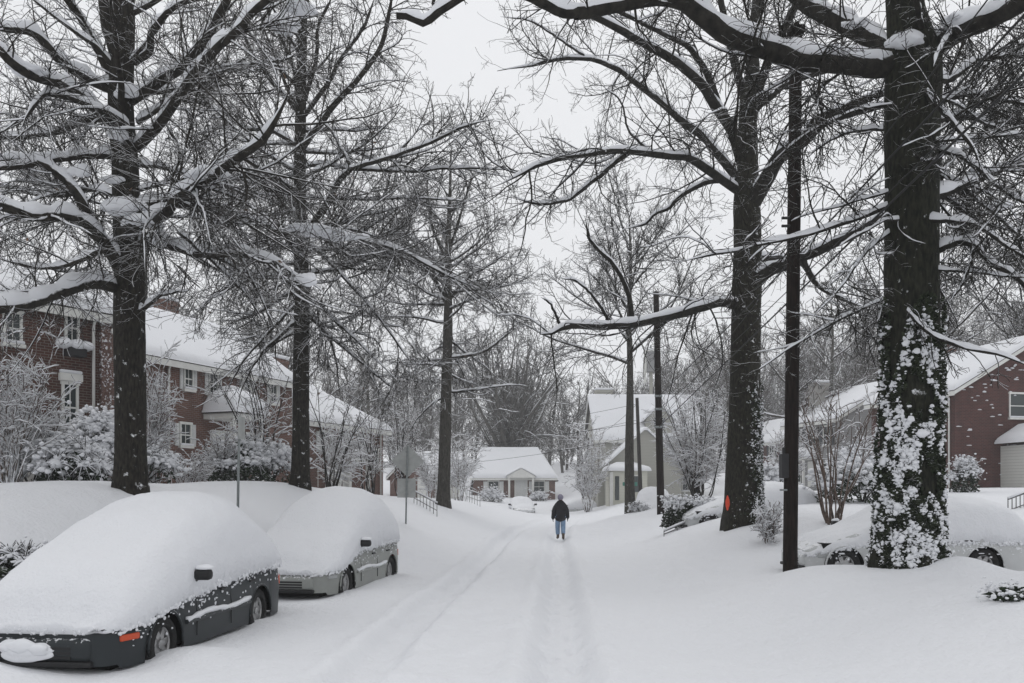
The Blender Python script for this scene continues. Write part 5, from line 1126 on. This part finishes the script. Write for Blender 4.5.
car3 = make_car((7.44, 16.25, .11), math.pi+.05, 'pale car seen side-on behind the ivy tree, white with snow', M['paint_white'], 4.4, 1.72, 2.65, .64, hat,
 [(-.1, .72), (-.4, .86), (-1.0, 1.04), (-1.5, 1.32), (-2.1, 1.62), (-2.8, 1.68), (-3.4, 1.64), (-3.9, 1.52), (-4.2, 1.2)],
 [(0, .50), (-.5, .62), (-1.0, .72), (-1.6, .72), (-2.6, .74), (-3.6, .74), (-4.0, .74)], seed=9, mirror=True, moulding=False, snow_w=.02)
far_cars = [(X_(742, 26.5)+.1, 26.5, math.pi, 'snow-buried car half hidden by the maple trunk', .35), (X_(655, 43), 43.5, R_(-100), 'rounded snow-covered car left of the distant utility pole', .25),
            (X_(522, 72), 73, R_(-85), 'snow-mounded car end-on in front of the small brick house', -.25), (X_(573, 76), 76.5, R_(185), 'low snow-covered car side-on behind the walking person', -.15), (X_(1000, 27), 28, R_(180), 'snow heap of a parked car behind the pale car at the right edge', .9)]
for i, (X, Y, an, lb, zc) in enumerate(far_cars[:4]):
    c = copy_tree(car3 if i != 1 else car2); c.location = (X, Y, gz(X, Y)-(.72, .95, .55, .5)[i]); c.rotation_euler = (0, 0, an); c['label'] = lb
    if i == 2: c.scale = (1, 1.15, 1.1)

# ------------------------------------------------------------------ the walking person
def skinned(name, joints, edges, radii, mat, parent, sub=2, root_i=0):
    me = bpy.data.meshes.new(name); me.from_pydata([tuple(j) for j in joints], edges, []); me.update(); o = link(name, me, mat, parent)
    md = o.modifiers.new('skin', 'SKIN'); md.use_smooth_shade = True
    sv = me.skin_vertices[0].data if me.skin_vertices else None
    if sv is None:
        bpy.context.view_layer.objects.active = o; sv = me.skin_vertices[0].data
    for i, r in enumerate(radii): sv[i].radius = r if isinstance(r, tuple) else (r, r); sv[i].use_root = (i == root_i)
    s = o.modifiers.new('sub', 'SUBSURF'); s.levels = sub; s.render_levels = sub
    return o
px_, py_ = X_(560.5, 33.6), 33.6
per = empty('person', (px_, py_, gz(px_, py_)-.09), R_(0), 'person in a black coat and light blue jeans walking away up the snowy street', 'person')
J = {'pel': (0, 0, .95), 'waist': (0, .02, 1.10), 'chest': (0, .04, 1.33), 'neck': (0, .05, 1.50), 'head0': (0, .06, 1.58), 'head1': (0, .07, 1.68), 'head2': (0, .06, 1.76),
     'hl': (-.10, 0, .90), 'kl': (-.11, .16, .50), 'al': (-.10, .10, .11), 'tl': (-.11, .27, .06), 'hr': (.10, 0, .90), 'kr': (.11, .05, .48), 'ar': (.10, -.20, .13), 'tr': (.11, -.06, .04),
     'sl': (-.19, .04, 1.43), 'el': (-.27, -.04, 1.13), 'wl': (-.30, .05, .86), 'sr': (.19, .04, 1.43), 'er': (.27, .04, 1.13), 'wr': (.30, .13, .87)}
K_ = list(J); E_ = [('pel', 'waist'), ('waist', 'chest'), ('chest', 'neck'), ('neck', 'head0'), ('head0', 'head1'), ('head1', 'head2'), ('pel', 'hl'), ('hl', 'kl'), ('kl', 'al'), ('al', 'tl'), ('pel', 'hr'), ('hr', 'kr'), ('kr', 'ar'), ('ar', 'tr'), ('chest', 'sl'), ('sl', 'el'), ('el', 'wl'), ('chest', 'sr'), ('sr', 'er'), ('er', 'wr')]
RD = dict(pel=.13, waist=.12, chest=.14, neck=.055, head0=.075, head1=.092, head2=.06, hl=.09, kl=.062, al=.042, tl=.035, hr=.09, kr=.062, ar=.042, tr=.035, sl=.06, el=.043, wl=.028, sr=.06, er=.043, wr=.028)
skinned('body', [J[k] for k in K_], [(K_.index(a), K_.index(b)) for a, b in E_], [RD[k] for k in K_], M['skin'], per)
ct = {'p': (0, -.02, .68), 'p2': (0, .01, .98), 'c': (0, .03, 1.30), 'n': (0, .04, 1.47), 'cl': (0, .05, 1.60), 'sl': (-.18, .04, 1.40), 'el': (-.27, -.04, 1.13), 'wl': (-.31, .05, .80), 'sr': (.17, .04, 1.40), 'er': (.27, .04, 1.13), 'wr': (.31, .13, .81)}
k2 = list(ct); skinned('coat', [ct[k] for k in k2], [(k2.index(a), k2.index(b)) for a, b in (('p', 'p2'), ('p2', 'c'), ('c', 'n'), ('n', 'cl'), ('c', 'sl'), ('sl', 'el'), ('el', 'wl'), ('c', 'sr'), ('sr', 'er'), ('er', 'wr'))],
 [(.27, .22), (.25, .20), (.245, .21), (.15, .14), .085, .13, .095, .075, .13, .095, .075], M['coat'], per, root_i=2)
tj = {'p': (0, 0, .93), 'hl': (-.105, .0, .88), 'kl': (-.11, .16, .50), 'al': (-.10, .10, .14), 'hr': (.105, 0, .88), 'kr': (.11, .05, .48), 'ar': (.10, -.18, .17)}
k3 = list(tj); skinned('jeans', [tj[k] for k in k3], [(k3.index(a), k3.index(b)) for a, b in (('p', 'hl'), ('hl', 'kl'), ('kl', 'al'), ('p', 'hr'), ('hr', 'kr'), ('kr', 'ar'))], [.14, .125, .105, .09, .125, .105, .09], M['jeans'], per)
V, T = blobs([(0, .065, 1.695)], [(.12, .13, .13)], np.random.default_rng(1), .03, 1.0, True); np_mesh('knit_hat', V, T, M['hat'], per)
for sd, w, fw in ((-1, J['wl'], .06), (1, J['wr'], .1)):
    m = MB(); x, y, z = w; m.box((x, y+.02, z-.05), (.045, .09, .10), 0, .018)
    for k in range(4): m.tube([(x, y-.012+k*.022, z-.09), (x-sd*.004, y-.01+k*.024, z-.135+abs(k-1.5)*.006), (x-sd*.018, y-.006+k*.024, z-.165+abs(k-1.5)*.008)], [.012, .011, .008], 6)
    m.tube([(x-sd*.01, y+.055, z-.03), (x-sd*.015, y+.085, z-.06), (x-sd*.02, y+.09, z-.09)], [.014, .012, .009], 6); m.build('glove', M['glove'], per, True)
for (ax, ay, az), (tx, ty, tz_) in ((J['al'], J['tl']), (J['ar'], J['tr'])):
    m = MB(); m.tube([(ax, ay-.06, az-.03), (ax, ay+.04, az-.03), (tx, ty-.03, tz_-.01), (tx, ty+.04, tz_-.01)], [.05, .056, .048, .03], 10); m.tube([(ax, ay, az-.02), (ax, ay, az+.12)], [.055, .06], 10); m.build('boot', M['boot'], per, True)

# ------------------------------------------------------------------ air
m = MB(); m.b2(-420, 420, -80, 420, -3, 60); hz, nt, b = new_mat('haze_air'); nt.nodes.remove(b)
vol = nt.nodes.new('ShaderNodeVolumePrincipled'); vol.inputs['Color'].default_value = (.95, .96, .97, 1); vol.inputs['Density'].default_value = .0010; vol.inputs['Anisotropy'].default_value = .1
nt.links.new(vol.outputs[0], nt.nodes['Material Output'].inputs['Volume']); o = m.build('haze', hz); tag(o, kind='stuff'); HZ = o

# ------------------------------------------------------------------ light, sky, camera
w = bpy.data.worlds.new('World'); scene.world = w; w.use_nodes = True; nt = w.node_tree; bg = nt.nodes['Background']
sky = nt.nodes.new('ShaderNodeTexSky'); sky.sky_type = 'NISHITA'; sky.sun_disc = False; sky.sun_elevation = R_(72); sky.sun_rotation = R_(20); sky.air_density = 1; sky.dust_density = 6; sky.ozone_density = 1
hs = nt.nodes.new('ShaderNodeHueSaturation'); hs.inputs['Saturation'].default_value = .06
mixc = nt.nodes.new('ShaderNodeMix'); mixc.data_type = 'RGBA'; mixc.inputs[0].default_value = .9; mixc.inputs[7].default_value = (9.3, 9.42, 9.7, 1)
nt.links.new(sky.outputs[0], hs.inputs['Color']); nt.links.new(hs.outputs[0], mixc.inputs[6]); nt.links.new(mixc.outputs[2], bg.inputs['Color']); bg.inputs['Strength'].default_value = .097
sl = bpy.data.lights.new('sun', 'SUN'); sl.energy = .5; sl.angle = R_(40); sl.color = (1, .98, .95); so = bpy.data.objects.new('sun', sl); COL.objects.link(so); so.rotation_euler = (R_(-18), 0, R_(20)); 
cam = bpy.data.cameras.new('camera'); co = bpy.data.objects.new('camera', cam); COL.objects.link(co); co.location = (0, 0, CH); co.rotation_euler = (R_(90), 0, 0)
cam.sensor_width = 36; cam.lens = F/1024*36; cam.shift_y = (HY-341.5)/1024; cam.clip_end = 2000; cam.clip_start = .05
scene.camera = co
scene.render.engine = 'CYCLES'; scene.cycles.volume_bounces = 1; scene.cycles.max_bounces = 6; scene.cycles.diffuse_bounces = 3
scene.cycles.volume_step_rate = 4
vs = scene.view_settings; vs.view_transform = 'Standard'; vs.look = 'None'; vs.gamma = 1; vs.exposure = 0; vs.use_curve_mapping = False
